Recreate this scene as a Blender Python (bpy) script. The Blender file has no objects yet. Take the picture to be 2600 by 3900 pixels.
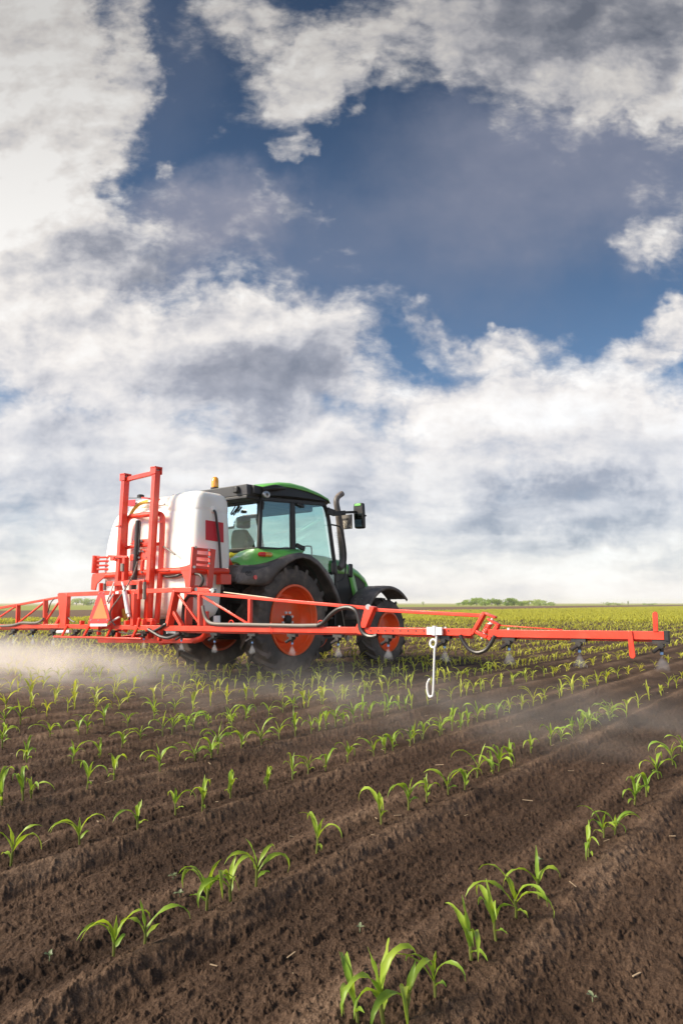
import bpy, bmesh, math, random
import numpy as np
from mathutils import Vector, Matrix

SC = bpy.context.scene
COL = SC.collection
R = math.radians

# ---------------------------------------------------------------- camera
F_PX, CX, CY, HZ = 2600.0, 1300.0, 1950.0, 2298.0      # photograph: 2600 x 3900, 24 mm lens, horizon row
TILT = math.atan((HZ - CY) / F_PX)
CAM_H = 1.0
cam_d = bpy.data.cameras.new("camera")
cam_d.sensor_fit = 'HORIZONTAL'
cam_d.sensor_width = 24.0
cam_d.lens = 24.0
cam_d.clip_start = 0.05
cam_d.clip_end = 20000
cam = bpy.data.objects.new("camera", cam_d)
cam.location = (0, 0, CAM_H)
cam.rotation_euler = (R(90) + TILT, 0, 0)
COL.objects.link(cam)
SC.camera = cam

# ---------------------------------------------------------------- light
SUN_AZ, SUN_EL = R(-104), R(35)            # azimuth from +Y (view direction), clockwise
SUN_DIR = Vector((math.sin(SUN_AZ) * math.cos(SUN_EL), math.cos(SUN_AZ) * math.cos(SUN_EL), math.sin(SUN_EL)))
sun_d = bpy.data.lights.new("sun", 'SUN')
sun_d.energy = 5.0
sun_d.angle = R(22)
sun_d.color = (1.0, 0.87, 0.68)
sun = bpy.data.objects.new("sun", sun_d)
sun.rotation_euler = SUN_DIR.to_track_quat('Z', 'Y').to_euler()
COL.objects.link(sun)

SC.view_settings.view_transform = 'Standard'
SC.view_settings.look = 'None'
SC.view_settings.gamma = 1.0
SC.view_settings.exposure = 0.68
SC.cycles.max_bounces = 12
SC.cycles.transparent_max_bounces = 24
SC.cycles.volume_bounces = 8
SC.cycles.use_denoising = True

# ---------------------------------------------------------------- node helper
class NT:
    def __init__(s, tree):
        s.dim = '3D'; s.t = tree; s.n = tree.nodes; s.l = tree.links
    def new(s, typ, ins=None, **kw):
        n = s.n.new(typ)
        for k, v in kw.items(): setattr(n, k, v)
        for k, v in (ins or {}).items(): s.put(n.inputs[k], v)
        return n
    def put(s, sock, v):
        if isinstance(v, bpy.types.NodeSocket): s.l.new(v, sock)
        elif isinstance(v, bpy.types.Node): s.l.new(v.outputs[0], sock)
        else: sock.default_value = v
    def math(s, op, a, b=0.0, c=None, clamp=False):
        n = s.n.new('ShaderNodeMath'); n.operation = op; n.use_clamp = clamp
        s.put(n.inputs[0], a); s.put(n.inputs[1], b)
        if c is not None: s.put(n.inputs[2], c)
        return n.outputs[0]
    def vmath(s, op, a, b=None):
        n = s.n.new('ShaderNodeVectorMath'); n.operation = op
        s.put(n.inputs[0], a)
        if b is not None: s.put(n.inputs['Scale'] if op == 'SCALE' else n.inputs[1], b)
        return n.outputs[1] if op in ('LENGTH', 'DOT_PRODUCT') else n.outputs[0]
    def noise(s, vec, scale, detail=4, rough=0.5, dist=0.0, lac=2.0):
        n = s.n.new('ShaderNodeTexNoise'); n.noise_dimensions = s.dim
        if vec is not None: s.put(n.inputs['Vector'], vec)
        s.put(n.inputs['Scale'], scale)
        n.inputs['Detail'].default_value = detail; n.inputs['Roughness'].default_value = rough
        n.inputs['Distortion'].default_value = dist; n.inputs['Lacunarity'].default_value = lac
        return n
    def mapr(s, v, a, b, c=0.0, d=1.0, interp='SMOOTHSTEP'):
        n = s.n.new('ShaderNodeMapRange'); n.interpolation_type = interp
        s.put(n.inputs[0], v)
        for i, x in enumerate((a, b, c, d)): s.put(n.inputs[i + 1], x)
        return n.outputs[0]
    def mix(s, f, a, b, blend='MIX'):
        n = s.n.new('ShaderNodeMix'); n.data_type = 'RGBA'; n.blend_type = blend
        s.put(n.inputs[0], f); s.put(n.inputs[6], a); s.put(n.inputs[7], b)
        return n.outputs[2]
    def ramp(s, f, stops):
        n = s.n.new('ShaderNodeValToRGB'); e = n.color_ramp.elements
        while len(e) < len(stops): e.new(0.5)
        for x, (p, c) in zip(e, stops): x.position = p; x.color = c if len(c) == 4 else (*c, 1)
        s.put(n.inputs[0], f)
        return n.outputs[0]

# ---------------------------------------------------------------- sky: Nishita air and cloud layers
def sky_dir(px, py):
    a = (px - CX) / F_PX; b = (CY - py) / F_PX
    y = math.cos(TILT) - b * math.sin(TILT); z = math.sin(TILT) + b * math.cos(TILT)
    return a / y, z / y            # slope to the east, slope upwards (per unit north)

SKY_GAIN = 0.70
def build_sky():
    w = bpy.data.worlds.new("World"); SC.world = w; w.use_nodes = True
    T = NT(w.node_tree); T.dim = '2D'; w.node_tree.nodes.clear()
    out = T.new('ShaderNodeOutputWorld')
    sky = T.new('ShaderNodeTexSky', sky_type='NISHITA', sun_disc=False)
    sky.sun_elevation = SUN_EL; sky.sun_rotation = SUN_AZ
    sky.air_density = 1.0; sky.dust_density = 0.6; sky.ozone_density = 2.5; sky.altitude = 200
    geo = T.new('ShaderNodeTexCoord')
    d = geo.outputs['Generated']
    sep = T.new('ShaderNodeSeparateXYZ', {0: d})
    ay = T.math('MAXIMUM', T.math('ABSOLUTE', sep.outputs[1]), 0.25)
    X = T.math('DIVIDE', sep.outputs[0], ay); Z = T.math('DIVIDE', sep.outputs[2], ay)
    q = T.new('ShaderNodeCombineXYZ', {0: X, 1: Z, 2: 0.0}).outputs[0]
    # swirl the layout so that no blob keeps a round edge
    wn = T.noise(q, 5.0, 5, 0.6)
    warp = T.vmath('SCALE', T.vmath('SUBTRACT', wn.outputs['Color'], (0.5, 0.5, 0.5)), 0.17)
    qw = T.vmath('ADD', q, warp)
    wn2 = T.noise(q, 17.0, 5, 0.6)
    qw = T.vmath('ADD', qw, T.vmath('SCALE', T.vmath('SUBTRACT', wn2.outputs['Color'], (0.5, 0.5, 0.5)), 0.05))
    def blobs(lst, base):
        acc = base
        for (px, py, rx, ry, rot, amp) in lst:
            cx, cz = sky_dir(px, py)
            x1, _ = sky_dir(px + rx, py); _, z1 = sky_dir(px, py - ry)
            m = T.new('ShaderNodeMapping', {'Vector': qw}, vector_type='TEXTURE')
            m.inputs['Location'].default_value = (cx, cz, 0)
            m.inputs['Rotation'].default_value = (0, 0, R(rot))
            m.inputs['Scale'].default_value = (abs(x1 - cx), abs(z1 - cz), 1)
            g = T.new('ShaderNodeTexGradient', {0: m.outputs[0]}, gradient_type='QUADRATIC_SPHERE')
            g.gradient_type = 'SPHERICAL'
            s = T.mapr(g.outputs['Fac'], 0.0, 0.75, 0.0, amp)
            acc = T.math('ADD', acc, s)
        return acc
    # how much cloud: low layer towards the horizon plus the single clouds
    low = T.mapr(T.math('ADD', Z, T.math('MULTIPLY', X, -0.05)), 0.235, 0.35, 0.92, 0.0)
    dens = blobs(DENS, low)
    def s_vor(vec):
        v = T.new('ShaderNodeTexVoronoi', {'Vector': T.new('ShaderNodeMapping', {'Vector': vec, 'Scale': (1.0, 1.35, 1.0)}).outputs[0]}, voronoi_dimensions='2D', feature='F1', normalize=True)
        v.inputs['Scale'].default_value = 9.0; v.inputs['Detail'].default_value = 3.0; v.inputs['Roughness'].default_value = 0.55; v.inputs['Lacunarity'].default_value = 2.1
        return v.outputs['Distance']
    def billow(vec):
        n = T.noise(T.new('ShaderNodeMapping', {'Vector': vec, 'Scale': (1.0, 1.3, 1.0)}).outputs[0], 4.6, 9, 0.60, 0.0)
        v = s_vor(vec)
        return T.math('ADD', T.math('MULTIPLY', n.outputs[0], 0.75), T.math('MULTIPLY', T.math('SUBTRACT', 0.62, v), 0.55))
    qn = T.vmath('ADD', q, T.vmath('SCALE', warp, 0.22))
    n1 = billow(qn)
    n1s = billow(T.vmath('ADD', qn, (-0.022, 0.020, 0.0)))      # a step towards the light
    n3 = T.noise(T.new('ShaderNodeMapping', {'Vector': qn, 'Rotation': (0, 0, 0.5), 'Scale': (0.7, 1.5, 1)}).outputs[0], 30.0, 6, 0.65)
    nn = T.math('ADD', T.math('SUBTRACT', n1, 0.5), T.math('MULTIPLY', T.math('SUBTRACT', n3.outputs[0], 0.5), 0.30))
    dd = T.math('ADD', dens, T.math('MULTIPLY', nn, T.mapr(Z, 0.10, 0.42, 0.8, 1.9)))
    alpha = T.mapr(dd, 0.14, 0.98)
    alpha = T.math('MULTIPLY', alpha, T.mapr(T.math('ADD', Z, T.math('MULTIPLY', T.math('SUBTRACT', n1, 0.5), -0.5)), 0.05, 0.45, 0.82, 1.0))
    veil = T.math('MULTIPLY', blobs(VEIL, 0.0), T.math('ADD', 0.45, T.math('MULTIPLY', n1, 1.1)), clamp=True)
    # how bright: lit sides, grey bases, layered bands towards the horizon
    n2 = T.noise(T.new('ShaderNodeMapping', {'Vector': qn, 'Location': (3.1, 1.7, 0.4), 'Scale': (0.8, 1.7, 1)}).outputs[0], 6.0, 7, 0.56)
    band = T.noise(T.new('ShaderNodeMapping', {'Vector': qn, 'Location': (1.1, 0.7, 0.4), 'Scale': (1.0, 4.5, 1)}).outputs[0], 5.0, 6, 0.55)
    bw = T.mapr(Z, 0.02, 0.36, 1.1, 0.0, 'LINEAR')
    br = blobs(BRIGHT, 0.63)
    br = T.math('ADD', br, T.math('MULTIPLY', T.math('SUBTRACT', n2.outputs[0], 0.5), 0.58))
    br = T.math('ADD', br, T.math('MULTIPLY', T.math('SUBTRACT', band.outputs[0], 0.5), bw))
    br = T.math('ADD', br, T.math('MULTIPLY', T.math('SUBTRACT', n1, n1s), T.mapr(Z, 0.2, 0.5, 0.8, 1.5)))
    br = T.math('ADD', br, T.math('MULTIPLY', T.math('SUBTRACT', n3.outputs[0], 0.5), T.mapr(Z, 0.2, 0.5, 0.06, 0.14)))
    br = T.math('ADD', br, T.mapr(dd, 0.2, 1.2, -0.10, 0.06))
    br = T.math('ADD', br, T.mapr(Z, 0.0, 0.22, 0.07, 0.0))
    ccol = T.ramp(br, [(0.0, (0.22, 0.245, 0.31)), (0.3, (0.38, 0.395, 0.455)), (0.52, (0.62, 0.615, 0.645)), (0.76, (0.86, 0.825, 0.80)), (1.0, (1.02, 1.0, 0.975))])
    dim = T.mapr(Z, 0.30, 0.95, 1.0, 0.56, 'LINEAR')
    ccol = T.vmath('SCALE', ccol, dim)
    blue = T.vmath('MULTIPLY', sky.outputs[0], (0.78, 0.86, 0.90))
    bd = T.mapr(Z, 0.15, 0.9, 0.128, 0.056, 'LINEAR')
    blue = T.vmath('SCALE', blue, bd)
    c = T.mix(veil, blue, (0.245, 0.26, 0.335, 1))
    c = T.mix(alpha, c, ccol)
    hz = T.mapr(Z, 0.0, 0.08, 0.5, 0.0)
    c = T.mix(hz, c, (0.92, 0.885, 0.87, 1))
    below = T.mapr(Z, -0.02, 0.0, 1.0, 0.0)
    c = T.mix(below, c, (0.12, 0.10, 0.08, 1))
    # added fill light: unseen sky around the sun and behind the camera is brightened
    sd = T.vmath('DOT_PRODUCT', d, tuple(SUN_DIR))
    amp = T.math('ADD', T.mapr(sd, 0.70, 1.0, 1.0, 3.2), T.mapr(sep.outputs[1], 0.2, -0.5, 0.0, 0.9))
    c = T.vmath('SCALE', c, amp)
    bg = T.new('ShaderNodeBackground', {0: c, 1: SKY_GAIN})
    T.l.new(bg.outputs[0], out.inputs[0])
    w.cycles.sampling_method = 'MANUAL'; w.cycles.sample_map_resolution = 512

# (x, y, radius x, radius y, turn, weight): where the clouds of the photograph stand in the sky
DENS = [
    (60, 330, 560, 760, 0, 1.25), (250, 620, 420, 420, 0, 0.7), (200, 1120, 800, 420, -8, 1.1), 
    (1050, 1300, 560, 330, 8, 1.0), (700, 1400, 700, 300, 0, 0.8), (150, 1500, 600, 300, 0, 0.5), (1500, 1500, 700, 160, 0, 0.35),
    (2200, 60, 1050, 520, 0, 1.15), (1250, 250, 420, 260, 30, 0.75), (950, 20, 260, 230, 0, 0.7), (2450, 350, 420, 200, 0, 0.5),
    (1150, 420, 320, 130, 25, 0.35),
    (1880, 1310, 380, 110, 4, 0.75), (1560, 1250, 110, 140, 0, 0.5), (1690, 1230, 130, 90, 0, 0.45), (2480, 920, 230, 110, 25, 0.40),
    (2560, 1240, 330, 190, 25, 0.85), (2100, 1480, 900, 190, 6, 0.5),
    (510, 60, 110, 150, 0, 0.58), (490, 290, 130, 190, 0, 0.60), (1115, 550, 100, 80, 30, 0.6), (1175, 790, 170, 80, 0, 0.55), (660, 650, 80, 90, 0, 0.45), (870, 530, 90, 60, 0, 0.3),
    (1400, 560, 700, 260, -8, -0.35), (1900, 1080, 700, 180, 0, -0.35),
]
VEIL = [(2150, 640, 1000, 480, 0, 0.62), (1500, 950, 900, 330, -15, 0.30), (780, 860, 520, 260, 12, 0.75), (600, 300, 350, 500, 0, 0.12)]
BRIGHT = [
    (80, 480, 520, 700, 0, 0.20), (150, 720, 420, 260, 0, 0.22), (430, 1010, 420, 150, 8, -0.25), (60, 1150, 420, 200, 0, 0.12),
    (1000, 1440, 560, 240, 10, -0.52), (640, 1250, 420, 160, 0, -0.16), (1250, 1180, 330, 120, 15, -0.12),
    (2250, 60, 900, 330, 0, -0.46), (2500, 330, 400, 160, 0, 0.10), (1250, 250, 400, 260, 30, 0.12), (2050, 260, 420, 180, 0, 0.06),
    (2180, 1950, 620, 150, -4, -0.38), (2300, 1500, 700, 260, 10, 0.16), (1750, 1600, 600, 200, 0, 0.12), (200, 1850, 600, 300, 0, -0.10), (1400, 1400, 260, 160, 0, 0.22),
]
build_sky()
# ---------------------------------------------------------------- properties, materials, mesh builder
def tag(o, label=None, cat=None, group=None, kind=None):
    if label: o['label'] = label
    if cat: o['category'] = cat
    if group: o['group'] = group
    if kind: o['kind'] = kind
    return o

def empty(name, loc=(0, 0, 0), rz=0.0):
    o = bpy.data.objects.new(name, None)
    o.location = loc; o.rotation_euler = (0, 0, rz); o.empty_display_size = 0.2
    COL.objects.link(o)
    return o

def material(name):
    m = bpy.data.materials.new(name); m.use_nodes = True
    m.node_tree.nodes.clear()
    T = NT(m.node_tree)
    out = T.new('ShaderNodeOutputMaterial')
    return m, T, out

def paint(name, col, rough=0.4, metal=0.0, vary=0.12, scale=7.0, dirt=0.0, dirt_col=(0.16, 0.11, 0.08), bump=0.0, bscale=60.0, coat=0.0, spec=0.5, sss=0.0):
    """A surface with uneven tone, dust in patches and fine relief."""
    m, T, out = material(name)
    tc = T.new('ShaderNodeTexCoord').outputs['Object']
    n = T.noise(tc, scale, 5, 0.6)
    v = T.mapr(n.outputs[0], 0.3, 0.7, 1.0 - vary, 1.0 + vary, 'LINEAR')
    c = T.vmath('SCALE', (*col[:3],), v)
    if dirt:
        n2 = T.noise(tc, scale * 0.6, 6, 0.65)
        f = T.math('MULTIPLY', T.mapr(n2.outputs[0], 0.42, 0.72), dirt)
        c = T.mix(f, c, (*dirt_col, 1))
    b = T.new('ShaderNodeBsdfPrincipled', {'Base Color': c, 'Metallic': metal})
    rr = T.mapr(n.outputs[0], 0.3, 0.7, rough * 0.85, min(1, rough * 1.2), 'LINEAR')
    T.put(b.inputs['Roughness'], rr)
    b.inputs['Specular IOR Level'].default_value = spec
    b.inputs['Coat Weight'].default_value = coat
    b.inputs['Coat Roughness'].default_value = 0.12
    if sss:
        b.inputs['Subsurface Weight'].default_value = sss
        b.inputs['Subsurface Radius'].default_value = (0.04, 0.03, 0.02)
    if bump:
        bn = T.noise(tc, bscale, 4, 0.6)
        bp = T.new('ShaderNodeBump', {'Height': bn.outputs[0], 'Strength': bump, 'Distance': 0.01})
        T.put(b.inputs['Normal'], bp)
    T.l.new(b.outputs[0], out.inputs[0])
    return m

def smooth_mesh(me, angle=38):
    me.polygons.foreach_set('use_smooth', [True] * len(me.polygons))
    me.set_sharp_from_angle(angle=R(angle))

def link_mesh(name, me, parent=None):
    o = bpy.data.objects.new(name, me)
    COL.objects.link(o)
    if parent is not None: o.parent = parent
    return o

class MB:
    """Collects shapes in one local frame and links them as ONE mesh object."""
    def __init__(s): s.v = []; s.f = []; s.m = []; s.mi = 0
    def add(s, vs, fs):
        b = len(s.v)
        s.v += [tuple(p) for p in vs]; s.f += [tuple(b + i for i in f) for f in fs]; s.m += [s.mi] * len(fs)
        return s
    def box(s, a, b):
        (x0, y0, z0), (x1, y1, z1) = tuple(map(min, zip(a, b))), tuple(map(max, zip(a, b)))
        vs = [(x, y, z) for z in (z0, z1) for y in (y0, y1) for x in (x0, x1)]
        return s.add(vs, [(0, 2, 3, 1), (4, 5, 7, 6), (0, 1, 5, 4), (2, 6, 7, 3), (0, 4, 6, 2), (1, 3, 7, 5)])
    def bar(s, p, q, w, h=None, up=(0, 0, 1), roll=0):
        p, q = Vector(p), Vector(q); h = w if h is None else h
        d = (q - p).normalized(); up = Vector(up)
        if abs(d.dot(up)) > 0.97: up = Vector((1, 0, 0)) if abs(d.x) < 0.9 else Vector((0, 1, 0))
        x = d.cross(up).normalized(); y = x.cross(d).normalized()
        vs = [c + x * a * w / 2 + y * b * h / 2 for c in (p, q) for a, b in ((-1, -1), (1, -1), (1, 1), (-1, 1))]
        return s.add(vs, [(3, 2, 1, 0), (4, 5, 6, 7), (0, 1, 5, 4), (1, 2, 6, 5), (2, 3, 7, 6), (3, 0, 4, 7)])
    def tube(s, pts, r, n=8, smooth=0, caps=True):
        pts = [Vector(p) for p in pts]
        if smooth and len(pts) > 2:
            P = [pts[0] * 2 - pts[1]] + pts + [pts[-1] * 2 - pts[-2]]; out = []
            for i in range(1, len(P) - 2):
                for k in range(smooth):
                    t = k / smooth; a, b, c, d = P[i - 1], P[i], P[i + 1], P[i + 2]
                    out.append(0.5 * ((2 * b) + (c - a) * t + (2 * a - 5 * b + 4 * c - d) * t * t + (3 * b - a - 3 * c + d) * t ** 3))
            pts = out + [pts[-1]]
        rs = r if isinstance(r, (list, tuple)) else None
        vs = []; x = None
        for i, p in enumerate(pts):
            t = (pts[min(i + 1, len(pts) - 1)] - pts[max(i - 1, 0)]).normalized()
            if x is None:
                x = t.cross(Vector((0, 0, 1)) if abs(t.z) < 0.9 else Vector((1, 0, 0))).normalized()
            x = (x - t * x.dot(t)).normalized(); y = t.cross(x)
            if rs: k = i / (len(pts) - 1) * (len(rs) - 1); j = min(int(k), len(rs) - 2); rr = rs[j] + (rs[j + 1] - rs[j]) * (k - j)
            else: rr = r
            vs += [p + (x * math.cos(a) + y * math.sin(a)) * rr for a in [2 * math.pi * j / n for j in range(n)]]
        fs = [(i * n + j, i * n + (j + 1) % n, (i + 1) * n + (j + 1) % n, (i + 1) * n + j) for i in range(len(pts) - 1) for j in range(n)]
        if caps: fs += [tuple(range(n))[::-1], tuple((len(pts) - 1) * n + j for j in range(n))]
        return s.add(vs, fs)
    def lathe(s, prof, axis='y', c=(0, 0, 0), n=48, closed=False, caps=True):
        """prof: (radius, position along axis)."""
        c = Vector(c); vs = []
        ax = {'x': (Vector((1, 0, 0)), Vector((0, 1, 0)), Vector((0, 0, 1))), 'y': (Vector((0, 1, 0)), Vector((0, 0, 1)), Vector((1, 0, 0))), 'z': (Vector((0, 0, 1)), Vector((1, 0, 0)), Vector((0, 1, 0)))}[axis]
        for r, t in prof:
            vs += [c + ax[0] * t + (ax[1] * math.cos(2 * math.pi * j / n) + ax[2] * math.sin(2 * math.pi * j / n)) * r for j in range(n)]
        m = len(prof)
        fs = [(i * n + j, i * n + (j + 1) % n, ((i + 1) % m) * n + (j + 1) % n, ((i + 1) % m) * n + j) for i in range(m if closed else m - 1) for j in range(n)]
        if not closed and caps:
            if prof[0][0] > 1e-4: fs.append(tuple(range(n))[::-1])
            if prof[-1][0] > 1e-4: fs.append(tuple((m - 1) * n + j for j in range(n)))
        return s.add(vs, fs)
    def prism(s, poly, t0, t1, axis='y'):
        """poly: 2-D outline in the two other axes (in x, y, z order), extruded along axis from t0 to t1."""
        def P(a, b, t): return {'x': (t, a, b), 'y': (a, t, b), 'z': (a, b, t)}[axis]
        n = len(poly)
        vs = [P(a, b, t0) for a, b in poly] + [P(a, b, t1) for a, b in poly]
        return s.add(vs, [tuple(range(n)), tuple(range(2 * n - 1, n - 1, -1))] + [(i, n + i, n + (i + 1) % n, (i + 1) % n) for i in range(n)])
    def plate(s, pts, th, nrm):
        """A flat plate through points, thickness th along nrm."""
        nrm = Vector(nrm).normalized() * th / 2; pts = [Vector(p) for p in pts]; n = len(pts)
        return s.add([p - nrm for p in pts] + [p + nrm for p in pts], [tuple(range(n))[::-1], tuple(range(n, 2 * n))] + [(i, (i + 1) % n, n + (i + 1) % n, n + i) for i in range(n)])
    def loft(s, loops, caps=True):
        n = len(loops[0]); vs = [p for l in loops for p in l]
        fs = [(i * n + j, i * n + (j + 1) % n, (i + 1) * n + (j + 1) % n, (i + 1) * n + j) for i in range(len(loops) - 1) for j in range(n)]
        if caps: fs += [tuple(range(n))[::-1], tuple((len(loops) - 1) * n + j for j in range(n))]
        return s.add(vs, fs)
    def grid(s, rows, closed=False):
        n = len(rows[0]); vs = [p for r in rows for p in r]
        return s.add(vs, [(i * n + j, i * n + j + 1, (i + 1) * n + j + 1, (i + 1) * n + j) for i in range(len(rows) - 1) for j in range(n - 1)])
    def mesh(s, name, mats, angle=38, fix=True):
        me = bpy.data.meshes.new(name)
        me.from_pydata(s.v, [], s.f)
        for m in (mats if isinstance(mats, (list, tuple)) else [mats]): me.materials.append(m)
        if s.mi or any(s.m): me.polygons.foreach_set('material_index', s.m)
        if fix:
            bm = bmesh.new(); bm.from_mesh(me); bmesh.ops.recalc_face_normals(bm, faces=bm.faces); bm.to_mesh(me); bm.free()
        smooth_mesh(me, angle)
        return me
    def build(s, name, mats, parent=None, bevel=0.0, seg=2, angle=38, thick=0.0, subdiv=0):
        o = link_mesh(name, s.mesh(name, mats, angle), parent)
        if thick:
            md = o.modifiers.new('thickness', 'SOLIDIFY'); md.thickness = thick; md.offset = 0
        if subdiv:
            md = o.modifiers.new('subdivision', 'SUBSURF'); md.levels = subdiv; md.render_levels = subdiv
        if bevel:
            md = o.modifiers.new('bevel', 'BEVEL'); md.width = bevel; md.segments = seg; md.limit_method = 'ANGLE'; md.angle_limit = R(35); md.harden_normals = False
        return o

def copy_tree(o, parent=None):
    c = o.copy(); COL.objects.link(c)
    if parent is not None: c.parent = parent
    for ch in o.children: copy_tree(ch, c)
    return c

# ---------------------------------------------------------------- value noise for meshes
_rng = np.random.default_rng(11)
_tab = _rng.random((256, 256))
def vnoise(x, y):
    xi = np.floor(x).astype(int); yi = np.floor(y).astype(int)
    fx = x - xi; fy = y - yi
    fx = fx * fx * fx * (fx * (fx * 6 - 15) + 10); fy = fy * fy * fy * (fy * (fy * 6 - 15) + 10)
    a = _tab[xi % 256, yi % 256]; b = _tab[(xi + 1) % 256, yi % 256]; c = _tab[xi % 256, (yi + 1) % 256]; d = _tab[(xi + 1) % 256, (yi + 1) % 256]
    return (a * (1 - fx) + b * fx) * (1 - fy) + (c * (1 - fx) + d * fx) * fy - 0.5
def fbm(x, y, o=4, g=0.5):
    s = 0; a = 1.0
    for i in range(o):
        s = s + a * vnoise(x * 2 ** i + 17.3 * i, y * 2 ** i + 9.1 * i); a *= g
    return s

# ---------------------------------------------------------------- field: crop rows run at 37 degrees to the view
HEAD = R(37.05)
SH, CH = math.sin(HEAD), math.cos(HEAD)
ROW0, ROWSTEP = -0.965, 0.835           # first row and row spacing, measured across the rows
def st_to_xy(s, t): return s * SH + t * CH, s * CH - t * SH
def relief(x, y):
    """Height of the worked soil: planter furrows, a shallow wheel track, clods."""
    x = np.asarray(x, float); y = np.asarray(y, float)
    s = x * SH + y * CH; t = x * CH - y * SH
    d = np.hypot(x, y)
    ph = (t - ROW0) / ROWSTEP + 0.05 * fbm(s * 0.35, t * 0.5 + 40, 2)
    fr = ph - np.floor(ph)
    k = np.clip((90 - d) / 60, 0, 1)
    wob = 1 + 0.8 * fbm(s * 0.8, np.floor(ph) * 3.7, 2)
    z = -0.010 * np.cos(2 * np.pi * (fr - 0.5))
    z = z + 0.020 * wob * np.exp(-((fr - 0.14) / 0.06) ** 2) - 0.012 * wob * np.exp(-((fr - 0.27) / 0.06) ** 2)
    z = z + 0.012 * wob * np.exp(-((fr - 0.82) / 0.07) ** 2) - 0.012 * np.exp(-((fr - 0.95) / 0.05) ** 2)
    z = z + 0.022 * fbm(s * 0.7, t * 1.6, 3)
    near = np.clip((14 - d) / 9, 0, 1)
    z = z + 0.0075 * fbm(s * 1.3 + 3, t * 19, 3, 0.6) * (0.4 + 0.6 * near)      # fine drill lines along the rows
    c1 = fbm(s * 6.5, t * 10, 3, 0.55)
    z = z + 0.0065 * c1 * (0.35 + 0.65 * near)
    c2 = fbm(s * 36 + 5, t * 48, 4, 0.70)
    z = z + near * (0.0062 * c2 + 0.011 * np.clip(c2 - 0.18, 0, 1))
    return z * k

def field_soil_mesh():
    az = np.concatenate([np.linspace(-180, -33, 46)[:-1], np.linspace(-33, 33, 1050), np.linspace(33, 180, 46)[1:-1]])
    az = np.radians(az)
    inv = np.linspace(1 / 0.95, 1 / 40.0, 780)
    rr = np.concatenate([[0.0, 0.4, 0.75], 1 / inv, np.geomspace(42, 12000, 60)])
    A, B = np.meshgrid(az, rr)
    x = B * np.sin(A); y = B * np.cos(A); z = relief(x, y)
    na, nr = len(az), len(rr)
    co = np.stack([x, y, z], -1).reshape(-1, 3)
    i, j = np.meshgrid(np.arange(nr - 1), np.arange(na), indexing='ij')
    j2 = (j + 1) % na
    q = np.stack([i * na + j, i * na + j2, (i + 1) * na + j2, (i + 1) * na + j], -1).reshape(-1, 4)
    me = bpy.data.meshes.new('ground')
    me.vertices.add(len(co)); me.vertices.foreach_set('co', co.ravel())
    me.loops.add(q.size); me.loops.foreach_set('vertex_index', q[:, ::-1].ravel().astype(np.int32))
    me.polygons.add(len(q)); me.polygons.foreach_set('loop_start', np.arange(0, q.size, 4, dtype=np.int32))
    me.update(calc_edges=True); me.validate()
    me.polygons.foreach_set('use_smooth', np.ones(len(me.polygons), bool))
    return me

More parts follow.
